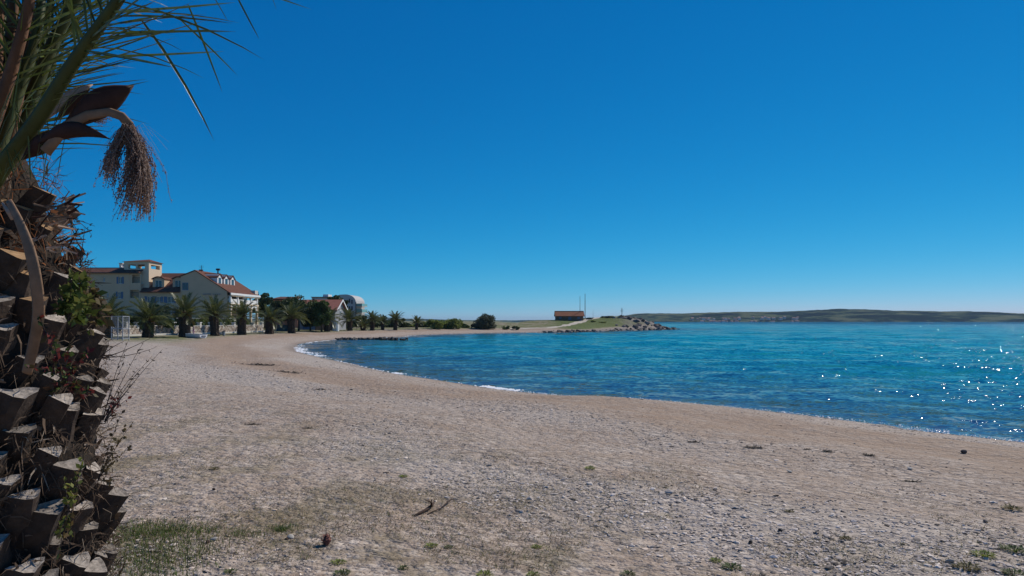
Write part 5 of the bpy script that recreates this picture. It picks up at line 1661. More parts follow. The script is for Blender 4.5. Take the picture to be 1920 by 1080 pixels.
def weeds():
    g = np.random.default_rng(41)
    spots = [(809, 1025, 14, 1, 'bright green weed below the driftwood branch'), (841, 1027, 10, 0, 'small weed just right of the bright green weed'), (1006, 1027, 12, 1, 'lone yellow-green weed in the middle foreground'),
             (756, 1066, 12, 0, 'dark green weed near the bottom edge, left of centre'), (909, 1079, 18, 1, 'bright weed cut by the bottom edge at centre'), (1177, 1078, 16, 0, 'dark weed cut by the bottom edge right of centre'),
             (757, 894, 10, 1, 'faint green weed above the driftwood branch'), (1106, 879, 12, 1, 'pale weed at the edge of the sand band'), (1843, 1042, 22, 1, 'leafy green weed near the right edge'),
             (1903, 1034, 26, 0, 'dark green weed cut by the right edge'), (1372, 1066, 22, 0, 'olive weed at the bottom, right of centre'), (1342, 1052, 13, 1, 'small olive weed left of the larger one'),
             (1813, 1066, 26, 2, 'straggly brown weed in the bottom right corner'), (1899, 1077, 22, 0, 'green weed in the very bottom right corner'), (1897, 955, 20, 2, 'yellowish weed high on the right edge'),
             (634, 1056, 15, 1, 'bright weed left of the bottom centre'), (641, 1077, 18, 0, 'dark weed cut by the bottom edge left of centre'), (432, 1073, 13, 0, 'green weed right of the grass patch'),
             (402, 880, 11, 2, 'olive weed alone above the grass patch'), (527, 994, 14, 0, 'green weed behind the dark stone'), (1000, 1079, 14, 1, 'weed at the bottom edge beside the centre'), (1585, 1010, 12, 2, 'dry weed low on the right of the beach'), (1480, 960, 10, 2, 'tiny dry weed among the white pebbles')]
    pal = [(np.array([0.06, 0.10, 0.022]), np.array([0.13, 0.17, 0.045])), (np.array([0.15, 0.20, 0.025]), np.array([0.30, 0.33, 0.06])), (np.array([0.13, 0.11, 0.04]), np.array([0.20, 0.17, 0.06]))]
    for px, py, wp, kind, lab in spots:
        p = on_ground(px, py); rad = wp * p.y / FPX * .75
        o = empty('weed', p, lab, 'weed', 'weeds on the beach')
        n = 170
        an = g.uniform(0, 6.283, n); rr = np.sqrt(g.random(n)) * rad
        L_ = rad * g.uniform(.22, .6, n)
        V, F = [], []
        for k in range(n):
            b = np.array([math.cos(an[k]) * rr[k] * 1.0, math.sin(an[k]) * rr[k] * 1.0, g.uniform(0, .22) * rad])
            d = np.array([math.cos(an[k]), math.sin(an[k]), g.uniform(.1, 1.1)]); d /= np.linalg.norm(d)
            sdv = np.cross(d, [0, 0, 1.0]); sdv /= max(np.linalg.norm(sdv), .1)
            w_ = L_[k] * .17
            q = len(V)
            V += [b, b + d * L_[k] * .5 + sdv * w_, b + d * L_[k] - np.array([0, 0, .1 * L_[k]]), b + d * L_[k] * .5 - sdv * w_]
            F.append((q, q + 1, q + 2, q + 3))
        me = np_mesh('leaves', np.array(V), np.array(F), M_BLADE)
        t = g.random((n, 1)); c0, c1 = pal[kind]
        add_col(me, 'col', np.repeat((1 - t) * c0 + t * c1, 4, 0))
        link('leaves', me, o)
        mb = MB()
        for k in range(5):
            a_ = k * 1.26; mb.tube([(0, 0, -.01), (math.cos(a_) * rad * .3, math.sin(a_) * rad * .3, rad * .5)], [.0025, .0015], 4)
        link('stems', mb.mesh('stems', M_STALK), o)
weeds()

# ------------------------------------------------------------------ driftwood, stones, seaweed
M_DRIFT = mat('driftwood', (0.06, 0.035, 0.025), .9, .35, 18, .004, 60)
M_CONE = mat('reddish_cone', (0.20, 0.085, 0.065), .9, .35, 25)
M_PSTONE = mat('pale_stone', (0.42, 0.38, 0.33), .9, .2, 20, .004, 60)
M_WEED = mat('dry_seaweed', (0.045, 0.035, 0.025), .9, .4, 20)
def driftwood():
    p = on_ground(812, 957)
    o = empty('driftwood_branch', p, 'forked dark driftwood branch lying on the pebbles', 'branch')
    def gp(px, py, up): q = on_ground(px, py); return q + Vector((0, 0, up))
    mb = MB(); mb.tube([gp(776, 969, .012), gp(786, 966, .018), gp(799, 960, .022), gp(810, 953, .03), gp(814, 950, .045)], [.005, .012, .015, .015, .008], 7); mb.build('stem', M_DRIFT, o, True)
    mb = MB(); mb.tube([gp(809, 955, .03), gp(809, 957, .075), gp(804, 960, .105), gp(797, 962, .125)], [.012, .009, .007, .003], 6); mb.tube([gp(808, 957, .08), gp(809.5, 958, .11)], [.008, .004], 5); mb.build('fork', M_DRIFT, o, True)
    mb = MB(); mb.tube([gp(801, 966, .008), gp(813, 961, .012), gp(826, 957, .02), gp(838, 948, .03), gp(845, 942, .03), gp(850, 941, .02)], [.004, .006, .006, .007, .006, .003], 6); mb.build('twig', M_DRIFT, o, True)
driftwood()
def stone(px, py, wp, label, m, name='stone', squash=.7, seed=0, cat='stone', grp=None):
    p = on_ground(px, py); s = wp * p.y / FPX
    me = boulder_mesh(name, 300 + seed, m, squash)
    o = link(name, me)
    o.location = p + Vector((0, 0, s * .18)); o.scale = (s, s, s); o.rotation_euler = (0.1 * seed % 1, .2, seed * 1.7)
    sb = o.modifiers.new('sub', 'SUBSURF'); sb.levels = 1; sb.render_levels = 2
    return tag(o, label, cat, grp)
stone(1807, 850, 15, 'rounded grey boulder alone on the sand near the right edge', M_ROCK, seed=1)
stone(401, 1014, 16, 'pale stone at the right tip of the grass patch', M_PSTONE, seed=2)
stone(390, 1018, 12, 'dark brown stone against the pale stone by the grass', M_DRIFT, seed=3)
stone(545, 1010, 20, 'pale flat stone with a dark side right of the grass', M_PSTONE, seed=4, squash=.45)
stone(537, 1012, 10, 'dark lump under the pale flat stone', M_DRIFT, seed=14, squash=.5)
stone(1463, 996, 12, 'small dark stone among the pale pebbles', M_ROCKD, seed=5)
stone(1408, 1019, 13, 'dark stone low on the right of centre', M_ROCKD, seed=6)
stone(401, 919, 9, 'tiny dark stone above the grass patch', M_DRIFT, seed=7)
stone(1848, 980, 13, 'bluish grey stone near the right edge', M_ROCK, seed=8)
stone(1780, 1055, 17, 'flat pale stone in the bottom right', M_PSTONE, seed=9, squash=.4)
stone(1706, 880, 14, 'flat pale stone slab on the sand band at right', M_PSTONE, seed=10, squash=.3)
stone(1481, 886, 14, 'flat whitish stone on the lower edge of the sand band', M_PSTONE, seed=11, squash=.3)
def cone():
    p = on_ground(611, 1022)
    o = empty('fallen_cone', p, 'reddish fallen cone on the pebbles right of the flat stone', 'cone')
    s = p.y / FPX
    mb = MB()
    mb.tube([p + Vector((0, 0, .005)), p + Vector((.01, 0, .04)), p + Vector((.0, .02, .085))], [.022, .034, .006], 8); mb.build('core', M_CONE, o)
    for k in range(34):
        t = k / 34; an = k * 2.4; z_ = .01 + .07 * t; r = .036 * math.sin(math.pi * (.15 + .8 * t))
        b = p + Vector((math.cos(an) * r * .7, math.sin(an) * r * .7 + .01 * t, z_)); d = Vector((math.cos(an), math.sin(an), .3))
        sv_ = Vector((-math.sin(an), math.cos(an), 0)) * .011
        m2 = MB(); m2.face((b - sv_, b + sv_, b + sv_ * .8 + d * .018, b - sv_ * .8 + d * .018)); m2.face((b - sv_ * .8 + d * .018, b + sv_ * .8 + d * .018, b + d * .012 - Vector((0, 0, .008)))); m2.build('scale', M_CONE, o)
cone()
def seaweed(px, py, wp, label, seed, long=1.0):
    """a drift of dry weed: a tangle of short dark ribbons."""
    g = np.random.default_rng(500 + seed)
    p = on_ground(px, py); s = wp * p.y / FPX
    n = int(60 + 60 * min(3, s * 2))
    V, F = [], []
    for k in range(n):
        x = g.normal(0, .28) * s; y = g.normal(0, .1 * long) * s
        z = gz(p.x + x, p.y + y) - p.z + g.uniform(0, .05) * min(1, s)
        L_ = g.uniform(.05, .16) * min(1.5, s ** .5); an = g.uniform(0, 6.28); d = np.array([math.cos(an), math.sin(an), g.uniform(-.1, .35)]) * L_
        sdv = np.array([-math.sin(an), math.cos(an), 0]) * L_ * .12
        b = np.array([x, y, z]); q = len(V)
        V += [b - sdv, b + sdv, b + d + sdv, b + d - sdv]; F.append((q, q + 1, q + 2, q + 3))
    o = link('seaweed', np_mesh('seaweed', np.array(V), np.array(F), M_WEED))
    o.location = p
    tag(o, label, 'seaweed', 'dry seaweed on the beach')
for k, a_ in enumerate(((492, 685, 62, 'larger streak of dark seaweed on the beach left of the bay'), (541, 699, 52, 'second streak of dark seaweed, nearer the water'), (1304, 829, 22, 'dark clump of seaweed near the water at right of centre'),
                        (1552, 847, 16, 'dark seaweed scrap on the sand, middle of three'), (1630, 854, 20, 'dark seaweed scrap on the sand, right of three'), (1513, 843, 12, 'dark seaweed scrap on the sand, left of three'),
                        (474, 796, 22, 'dry weed scrap on the mid beach at left'), (575, 803, 14, 'small dark weed scrap on the mid beach'), (1415, 840, 30, 'thin seaweed line at the edge of the sand band'), (1705, 903, 24, 'thin dark twig-like weed on the lower sand band'), (600, 731, 24, 'faint weed streak on the mid beach'))):
    seaweed(*a_[:3], a_[3], k)

def foam():
    """thin broken lips of white water where the wavelets run out, and white lumps standing in for sun glints."""
    m, N, L, b = nodes_of('sea_foam_and_glints')
    b.inputs['Base Color'].default_value = (.8, .82, .84, 1); b.inputs['Roughness'].default_value = .7
    g = np.random.default_rng(77)
    seglen = np.r_[0, np.cumsum(np.hypot(*np.diff(SHORE, axis=0).T))]
    V, F = [], []
    def lump(x, y, r, h):
        q = len(V); k = 6
        for t in range(k):
            an = 6.283 * t / k
            V.append((x + math.cos(an) * r * g.uniform(.6, 1.2), y + math.sin(an) * r * g.uniform(.6, 1.2), .012))
        V.append((x, y, .012 + h))
        for t in range(k): F.append((q + t, q + (t + 1) % k, q + k))
    def strip(pa, pb, n, spread, r0, r1, off=-.25):
        A = shore_pt(*pa); B = shore_pt(*pb)
        ia = np.argmin(np.hypot(SHORE[:, 0] - A[0], SHORE[:, 1] - A[1])); ib = np.argmin(np.hypot(SHORE[:, 0] - B[0], SHORE[:, 1] - B[1]))
        lo, hi = min(seglen[ia], seglen[ib]), max(seglen[ia], seglen[ib])
        for k in range(n):
            u = g.uniform(lo, hi)
            x = np.interp(u, seglen, SHORE[:, 0]); y = np.interp(u, seglen, SHORE[:, 1])
            x2 = np.interp(u + .1, seglen, SHORE[:, 0]); y2 = np.interp(u + .1, seglen, SHORE[:, 1])
            t = np.array([x2 - x, y2 - y]); t /= np.linalg.norm(t); nrm = np.array([t[1], -t[0]])
            dd = off + g.normal(0, spread) + .25 * math.sin(u * .6) * spread * 3
            lump(x + nrm[0] * dd, y + nrm[1] * dd, g.uniform(r0, r1), g.uniform(.01, .05))
    strip((552, 652), (600, 669), 300, .35, .05, .18, .35)
    strip((555, 650), (612, 638.5), 120, .3, .05, .16, .2)
    strip((735, 699), (752, 702), 60, .15, .05, .15, .15)
    strip((895, 724.5), (966, 734), 190, .12, .04, .13, .25)
    strip((1690, 801), (1880, 825), 40, .06, .01, .03, .1)  # sun glints on the wet edge, put in as white lumps
    strip((600, 669), (900, 725), 110, .1, .03, .08, .05)
    strip((612, 638.5), (1020, 623.4), 260, .2, .05, .16, .15)
    strip((960, 733), (1900, 828), 420, .07, .008, .03, .08)
    F3 = np.array(F)
    nv = np.array(V)
    me = np_mesh('foam', nv, F3, m, True)
    tag(link('foam', me), 'broken white foam and modelled sun glints along the waterline', None, None, 'stuff')
foam()

# ------------------------------------------------------------------ the near palm
AX, AY, GZ0 = -2.11, 2.60, 1.30
M_CORE = mat('palm_core', (0.028, 0.02, 0.015), 1.0, .4, 14, .02, 30)
M_STUB = mat('leaf_stub_bark', (0.055, 0.038, 0.029), .9, .4, 22, .006, 70, rand=.3)
M_CUT = mat('weathered_cut', (0.29, 0.25, 0.215), .95, .5, 60, .004, 140, spec=.1, rand=.35)
M_CUTNEW = mat('fresh_tan_cut', (0.33, 0.20, 0.10), .85, .25, 40, .002, 120, rand=.15)
M_FIBRE = vcol_mat('palm_fibre', .9, .1, .25)
M_RACH = mat('frond_stalk', (0.055, 0.062, 0.013), .55, .3, 9, spec=.3)
M_SHEATH = mat('brown_leaf_sheath', (0.13, 0.06, 0.028), .8, .35, 12, .004, 60)
M_LEAFLET = mat('palm_leaflet', (0.085, 0.108, 0.02), .35, .35, 6, spec=.5, rand=.5, trans=.22)
M_BRACT = mat('dry_brown_bract', (0.05, 0.022, 0.016), .7, .3, 14, .003, 50, trans=.1)
M_BRACTIN = mat('pale_dry_bract', (0.42, 0.29, 0.21), .8, .2, 25, trans=.15)
M_STRAP = mat('dry_tan_strap', (0.23, 0.14, 0.085), .8, .3, 16, .003, 60)
palm_o = empty('near_palm_tree', (AX, AY, GZ0), 'large shaggy palm trunk with cut leaf stubs filling the left edge', 'palm tree')
PO = palm_o.location
def core_r(z):
    return float(np.interp(z, [1.2, 1.6, 2.2, 2.8, 3.1, 3.4, 3.7, 4.1], [.50, .475, .46, .43, .38, .29, .2, .1]))
def near_core():
    mb = MB()
    g = random.Random(2)
    rows = []
    for j in range(34):
        z = 1.2 + 2.9 * j / 33
        rows.append([(AX + core_r(z) * (1 + g.uniform(-.06, .06)) * math.cos(k * math.tau / 28), AY + core_r(z) * (1 + g.uniform(-.06, .06)) * math.sin(k * math.tau / 28), z) for k in range(28)])
    for a, b in zip(rows[:-1], rows[1:]):
        for k in range(28): mb.face((a[k], a[(k + 1) % 28], b[(k + 1) % 28], b[k]))
    mb.face(rows[-1])
    mb.build('trunk_core', M_CORE, palm_o)
near_core()

def stub_mesh(seed, cutm):
    """old leaf base sawn off: broad crescent section, keeled underneath, flat sloping cut. x across, y outward, z up."""
    g = random.Random(seed)
    w0, w1, th = g.uniform(.17, .2), g.uniform(.105, .145), g.uniform(.06, .095)
    ang = R(g.uniform(30, 44))
    ax = Vector((0, math.sin(ang), math.cos(ang)))
    nv = Vector((0, math.cos(ang), -math.sin(ang)))          # outward-down side of the section
    Ln = g.uniform(.19, .26)
    cutn = Vector((g.uniform(-.15, .15), g.uniform(.35, .75), 1)).normalized()
    prof = [(-.5, -.02), (-.34, .10), (-.12, .04), (.12, .04), (.34, .10), (.5, -.02), (.36, -.42), (.16, -.82), (0, -1.0), (-.16, -.82), (-.36, -.42)]
    N_ = 5
    V, F, MI = [], [], []
    c0 = Vector((0, -.06, -.05))
    for i in range(N_):
        t = i / (N_ - 1)
        w_ = w0 + (w1 - w0) * t ** .7
        tt = th * (1.0 - .15 * t)
        for (u, v) in prof:
            p = c0 + ax * (Ln * t) + Vector((1, 0, 0)) * (u * w_) + nv * (-v * tt)
            p += Vector((g.uniform(-1, 1), g.uniform(-1, 1), g.uniform(-1, 1))) * .006
            if i == N_ - 1:
                ctr = c0 + ax * Ln
                d = (ctr - p).dot(cutn) / ax.dot(cutn)
                p = p + ax * d
            V.append(tuple(p))
    n = len(prof)
    for i in range(N_ - 1):
        for k in range(n):
            F.append((i * n + k, i * n + (k + 1) % n, (i + 1) * n + (k + 1) % n, (i + 1) * n + k)); MI.append(0)
    # the cut, with a slightly sunken heart
    b = (N_ - 1) * n
    ctr = sum((Vector(V[b + k]) for k in range(n)), Vector()) / n
    inner = len(V)
    for k in range(n):
        q = Vector(V[b + k]).lerp(ctr, .3) - cutn * .006
        V.append(tuple(q))
    V.append(tuple(ctr - cutn * .008))
    for k in range(n):
        F.append((b + k, b + (k + 1) % n, inner + (k + 1) % n, inner + k)); MI.append(1)
        F.append((inner + k, inner + (k + 1) % n, inner + n)); MI.append(1)
    me = bpy.data.meshes.new('leaf_stub')
    me.from_pydata(V, [], F)
    me.materials.append(M_STUB); me.materials.append(cutm)
    me.polygons.foreach_set('material_index', MI)
    me.update()
    return me
STUBS = [stub_mesh(900 + k, M_CUT) for k in range(7)]
STUBSN = [stub_mesh(950 + k, M_CUTNEW) for k in range(4)]
def stubs():
    g = random.Random(12)
    rows = 25
    per = 17
    for j in range(rows):
        z = 1.36 + 2.02 * j / (rows - 1)
        for k in range(per):
            an = (k + (j % 2) * .5 + g.uniform(-.1, .1)) / per * math.tau + j * .07
            if z > 3.05 and g.random() < .35: continue
            if g.random() < .05: continue
            if math.sin(an) > .3 and g.random() < .62: continue      # sparser on the side turned away
            r = core_r(z) - .02
            new = z > 3.02 + g.uniform(-.12, .12)
            me = STUBSN[g.randrange(4)] if new else STUBS[g.randrange(7)]
            o = link('leaf_stub', me, palm_o)
            o.location = Vector((AX + r * math.cos(an), AY + r * math.sin(an), z)) - PO
            o.rotation_euler = (g.uniform(-.15, .15), g.uniform(-.16, .16), an - math.pi / 2 + g.uniform(-.14, .14))
            s = g.uniform(.64, 1.02) * (1 if z < 2.7 else .85)
            o.scale = (s, s * g.uniform(.85, 1.15), s)
stubs()

def fibres():
    """brown frayed fibre between the stubs, rust-red near the crown."""
    g = np.random.default_rng(15)
    n = 13000
    z = 1.3 + 2.35 * g.random(n) ** .8; an = g.uniform(0, 6.283, n)
    r = np.interp(z, [1.2, 1.6, 2.2, 2.8, 3.1, 3.4, 3.7, 4.1], [.50, .475, .46, .43, .38, .29, .22, .12]) + g.uniform(-.01, .09, n)
    # tufts: gather roots round a few hundred knots
    kn = g.integers(0, 700, n)
    ka, kz = g.uniform(0, 6.283, 700), 1.35 + 2.2 * g.random(700)
    tuft = g.random(n) < .75
    an = np.where(tuft, ka[kn] + g.normal(0, .05, n), an); z = np.where(tuft, kz[kn] + g.normal(0, .03, n), z)
    r = np.where(tuft, np.interp(z, [1.2, 1.6, 2.2, 2.8, 3.1, 3.4, 3.7, 4.1], [.50, .475, .46, .43, .38, .29, .22, .12]) + g.uniform(.0, .075, n), r)
    out = np.stack([np.cos(an), np.sin(an), np.zeros(n)], 1); tan = np.stack([-np.sin(an), np.cos(an), np.zeros(n)], 1)
    P = np.stack([AX + r * np.cos(an), AY + r * np.sin(an), z], 1)
    kd = g.normal(size=(700, 3)) * np.array([.5, .7, .8])
    d = out * g.uniform(.0, .5, n)[:, None] + tan * (g.normal(0, .5, n) + np.where(tuft, kd[kn, 1], 0))[:, None] + np.array([0, 0, 1.0]) * (g.normal(.1, .5, n) + np.where(tuft, kd[kn, 2], 0))[:, None]
    d /= np.linalg.norm(d, axis=1)[:, None]
    L_ = g.uniform(.02, .085, n)[:, None]
    w_ = np.exp(g.normal(math.log(.0016), .6, n))[:, None]
    sd_ = np.cross(d, out + .3 * tan); sd_ /= np.maximum(np.linalg.norm(sd_, axis=1), .05)[:, None]
    dr = np.array([0, 0, -1.0]) * g.uniform(0, .5, n)[:, None]
    p1 = P + d * L_ * .5; p2 = P + d * L_ + dr * L_ * .6 + out * g.normal(0, .2, n)[:, None] * L_
    V = np.stack([P - sd_ * w_, P + sd_ * w_, p1 - sd_ * w_, p1 + sd_ * w_, p2 - sd_ * w_ * .3, p2 + sd_ * w_ * .3], 1).reshape(-1, 3)
    F = (np.array([(0, 1, 3, 2), (2, 3, 5, 4)])[None] + (np.arange(n) * 6)[:, None, None]).reshape(-1, 4)
    me = np_mesh('fibre', V - np.array(PO), F, M_FIBRE)
    t = g.random((n, 1))
    c = (1 - t) * np.array([.045, .03, .022]) + t * np.array([.20, .14, .10])
    rust = (np.clip((z - 3.0) / .5, 0, 1) * g.random(n) > .3)[:, None]
    c = np.where(rust, np.array([.22, .085, .035]) * g.uniform(.5, 1.3, (n, 1)), c)
    pale = (g.random(n) < .05)[:, None]
    c = np.where(pale, np.array([.36, .29, .23]), c)
    add_col(me, 'col', np.repeat(c, 6, 0))
    o = link('fibre', me, palm_o); o['kind'] = 'stuff'
fibres()

# ---- fronds: a stalk, with every leaflet a piece of its own
def leaflet_mesh(name, bend, m=None):
    """unit leaflet along +Y, folded along its midrib, thin point."""
    ts = [0, .06, .3, .6, .85, 1.0]; ws = [.004, .009, .012, .0105, .0065, .0004]
    V, F = [], []
    for t, w_ in zip(ts, ws):
        z = -bend * t * t
        V += [(-w_, t, z + w_ * .7), (0, t, z), (w_, t, z + w_ * .7)]
    for i in range(len(ts) - 1):
        a = i * 3
        F += [(a, a + 1, a + 4, a + 3), (a + 1, a + 2, a + 5, a + 4)]
    me = bpy.data.meshes.new(name); me.from_pydata(V, [], F); me.materials.append(m or M_LEAFLET); me.update()
    return me
LEAFLETS = [leaflet_mesh('leaflet', b) for b in (.02, .12, .3, -.05)]
def add_leaflet(fr, p, d, L_, up, g, base):
    o = link('leaflet', LEAFLETS[g.randrange(4)], fr)
    d = Vector(d).normalized()
    z = (Vector(up) - d * d.dot(Vector(up)))
    z = z.normalized() if z.length > .05 else d.orthogonal().normalized()
    x = d.cross(z)
    M = Matrix((x, d, z)).transposed().to_4x4()
    o.rotation_mode = 'QUATERNION'
    o.rotation_quaternion = M.to_quaternion()
    o.location = Vector(p) - base
    o.scale = (min(1.0, L_) * g.uniform(.75, 1.1), L_, L_)
    return o
def bez(P, n):
    Q = catmull([(p[0], p[1]) for p in P], n); 
    zz = catmull([(p[2], 0) for p in P], n)
    return [Vector((a[0], a[1], b[0])) for a, b in zip(Q, zz)]
def near_frond(pts, r0, r1, seed, nl, L0, t0=.2, sides=(1, -1), side=(1, 0, 0), spread=.8, fwd=.6, lift=.1, droop=0.0, m=None, flat=.75, jit=.12):
    """pts: stalk in world space."""
    g = random.Random(seed)
    C = bez(pts, 5)
    n = len(C)
    mb = MB(); mb.tube(C, [r0 + (r1 - r0) * (i / (n - 1)) ** .8 for i in range(n)], 9, flat=flat)
    fr = mb.build('frond', m or M_RACH, palm_o, True)
    base = PO + fr.location
    for i in range(nl):
        t = t0 + (1 - t0) * (i + g.uniform(-.2, .2)) / max(1, nl - 1)
        t = min(max(t, 0), .999)
        k = int(t * (n - 1)); f = t * (n - 1) - k
        p = C[k].lerp(C[k + 1], f); T = (C[k + 1] - C[k]).normalized()
        sdv = Vector(side); sdv = (sdv - T * sdv.dot(T)).normalized(); nn = sdv.cross(T)
        for s in sides:
            d = T * (fwd + g.uniform(-jit, jit)) + sdv * s * (spread + g.uniform(-jit, jit)) + nn * (lift + g.uniform(-2 * jit, 2 * jit)) + Vector((0, 0, -droop))
            prof = .55 + .6 * math.sin(math.pi * min(.95, .15 + .75 * t))
            add_leaflet(fr, p, d, L0 * prof * g.uniform(.8, 1.15), nn + Vector((0, -.3, .6)), g, base)
    return fr, base, g

# the frond that crosses the corner of the view, rising to the upper right
f1, b1, g1 = near_frond([PX(-70, 430, 2.45), PX(0, 320, 2.36), PX(70, 225, 2.3), PX(140, 115, 2.26), PX(215, 10, 2.22), PX(300, -110, 2.2), PX(400, -215, 2.2), PX(500, -260, 2.2)], .034, .008, 1, 40, .44, t0=.44, side=(.8, -.1, -.55), spread=.75, fwd=.65, lift=.0, jit=.26)
# frond behind it, leaning further right, its drooping leaflets hang into the sky
f2, b2, g2 = near_frond([PX(-40, 400, 2.75), PX(40, 230, 2.75), PX(110, 60, 2.75), PX(200, -80, 2.75), PX(300, -150, 2.75), PX(420, -150, 2.75), PX(520, -90, 2.75)], .045, .008, 2, 22, .40, t0=.25, side=(.7, -.4, -.6), spread=.6, fwd=.75, lift=.1, jit=.15)
def hang(fr, base, g, a, b, Ya, Yb, up=(0, -.6, .8)):
    A, B = PX(a[0], a[1], Ya), PX(b[0], b[1], Yb)
    add_leaflet(fr, A, B - A, (B - A).length, up, g, base)
for a, b in (((262, 35), (407, 214)), ((352, 8), (416, 160)), ((330, 30), (446, 139)), ((437, -20), (487, 80)), ((500, -30), (518, 12)), ((395, -15), (428, 40))):
    hang(f2, b2, g2, a, b, 2.72, 2.66)
for a, b in (((150, 98), (395, 52)), ((168, 82), (372, 14)), ((160, 90), (360, 78)), ((135, 128), (335, 82)), ((120, 152), (252, 94)), ((112, 160), (230, 132)), ((130, 140), (275, 108)), ((185, 52), (330, 45)), ((190, 50), (385, 22)), ((205, 25), (440, 10)), ((180, 60), (300, 20)), ((100, 178), (205, 152)), ((95, 190), (180, 160))):
    hang(f1, b1, g1, a, b, 2.27, 2.2)
# more fronds of the crown: upright, left and away from the camera
near_frond([PX(-90, 400, 2.5), PX(-20, 250, 2.42), PX(28, 110, 2.38), PX(60, -20, 2.36), PX(90, -200, 2.4), PX(130, -400, 2.5)], .055, .02, 3, 16, .5, t0=.35, side=(1, 0, 0), m=M_SHEATH, flat=.5)
for k, (a, b, c, Yo) in enumerate((((-60, 400), (30, 130), (110, -260), 2.9), ((-100, 380), (-60, 100), (-40, -300), 2.6), ((-40, 380), (90, 140), (190, -140), 3.0), ((-130, 380), (-180, 120), (-300, -200), 2.7), ((-100, 380), (-120, 60), (-160, -300), 3.1),
                                   ((-30, 360), (70, 60), (120, -240), 2.55), ((-80, 380), (20, 60), (30, -320), 2.75), ((-60, 380), (60, 190), (160, 20), 2.95), ((-150, 400), (-260, 250), (-420, 120), 2.6), ((-70, 380), (0, 90), (40, -300), 3.1), ((-90, 380), (-30, 120), (-10, -300), 3.3), ((-50, 380), (50, 110), (95, -250), 3.25), ((-110, 380), (-80, 100), (-90, -300), 3.0), ((-60, 380), (75, 100), (150, -200), 3.4))):
    A, B, C_ = PX(*a, Yo), PX(*b, Yo + .05), PX(*c, Yo + .15)
    near_frond([A, A.lerp(B, .5), B, B.lerp(C_, .5) + Vector((-.02, 0, .03)), C_], .042, .01, 20 + k, 30, .42, t0=.15, side=((1, .3, 0), (.6, -.8, 0))[k % 2], spread=.7, fwd=.6, jit=.3)
for k, (a, b, c, Yo, rr) in enumerate((((-40, 420), (-12, 200), (2, -120), 2.5, .06), ((-90, 420), (-50, 180), (-40, -120), 2.45, .06), ((-20, 400), (30, 210), (62, 20), 2.62, .045), ((-60, 420), (10, 180), (38, -120), 2.7, .05))):
    A, B, C_ = PX(*a, Yo), PX(*b, Yo), PX(*c, Yo + .05)
    near_frond([A, A.lerp(B, .5), B, B.lerp(C_, .5), C_], rr, rr * .6, 60 + k, 8, .4, t0=.5, side=(1, .2, 0), m=M_SHEATH, flat=.5, jit=.3)
# sharp young leaflets low on the stalks, in front of the trunk top
gx = random.Random(77)
for k in range(46):
    px, py = gx.uniform(-30, 110), gx.uniform(190, 350)
    if py < 430 - px * 2.2 - 120: pass
    ln = gx.uniform(60, 150); an = gx.uniform(.15, 1.2) if k % 3 else gx.uniform(1.2, 2.4)
    hang(f1, b1, gx, (px, py), (px + ln * math.cos(an) * .55, py - ln * math.sin(an)), 2.32 - .002 * max(0, 60 - px) * gx.random(), 2.3)
for k in range(30):
    px, py = gx.uniform(-20, 105), gx.uniform(255, 345)
    hang(f2, b2, gx, (px, py), (px + gx.uniform(-25, 30), py - gx.uniform(40, 110)), 2.34, 2.3)

# ---- dry bracts and the hanging flower head
def bract(a, b, Y, wd_px, curve_px, cup, m, seed, label=None, roll=0.0, name='bract', nseg=12, peak=.5):
    """boat-shaped dry sheath from a to b."""
    A, B = PX(*a, Y), PX(*b, Y)
    T = (B - A); Ln = T.length; T.normalize()
    view = Vector((0, -1, 0))
    U = T.cross(view).normalized()          # across the picture
    U = Quaternion(T, roll) @ U
    N_ = U.cross(T).normalized()
    W_ = wd_px * Y / FPX * .5
    mb = MB()
    rows = []
    for i in range(nseg + 1):
        t = i / nseg
        w_ = W_ * (math.sin(math.pi * t ** (math.log(.5) / math.log(peak))) ** 1.15 + .06 * (1 - t))
        c = A + T * Ln * t + Vector((0, 0, 1)) * curve_px * Y / FPX * math.sin(math.pi * t)
        row = []
        for k in range(7):
            u = k / 6 * 2 - 1
            row.append(c + U * w_ * math.sin(u * 1.35) + N_ * w_ * cup * (math.cos(u * 1.35)))
        rows.append(row)
    for p, q in zip(rows[:-1], rows[1:]):
        for k in range(6): mb.face((p[k], p[k + 1], q[k + 1], q[k]))
    o = mb.build(name, m, palm_o, True)
    so = o.modifiers.new('thick', 'SOLIDIFY'); so.thickness = .003
    return o
bract((92, 262), (252, 160), 2.33, 52, 6, .75, M_BRACT, 1, roll=.25, peak=.62)
bract((80, 232), (174, 158), 2.44, 36, 4, .7, M_BRACTIN, 2, roll=-.5, peak=.6)
bract((104, 226), (170, 166), 2.42, 20, 2, .6, M_BRACT, 3, roll=.6)
bract((70, 268), (209, 262), 2.30, 30, 22, .7, M_BRACT, 4, roll=.3, peak=.45)
bract((40, 300), (130, 245), 2.33, 34, 6, .6, M_BRACT, 5, roll=.5)
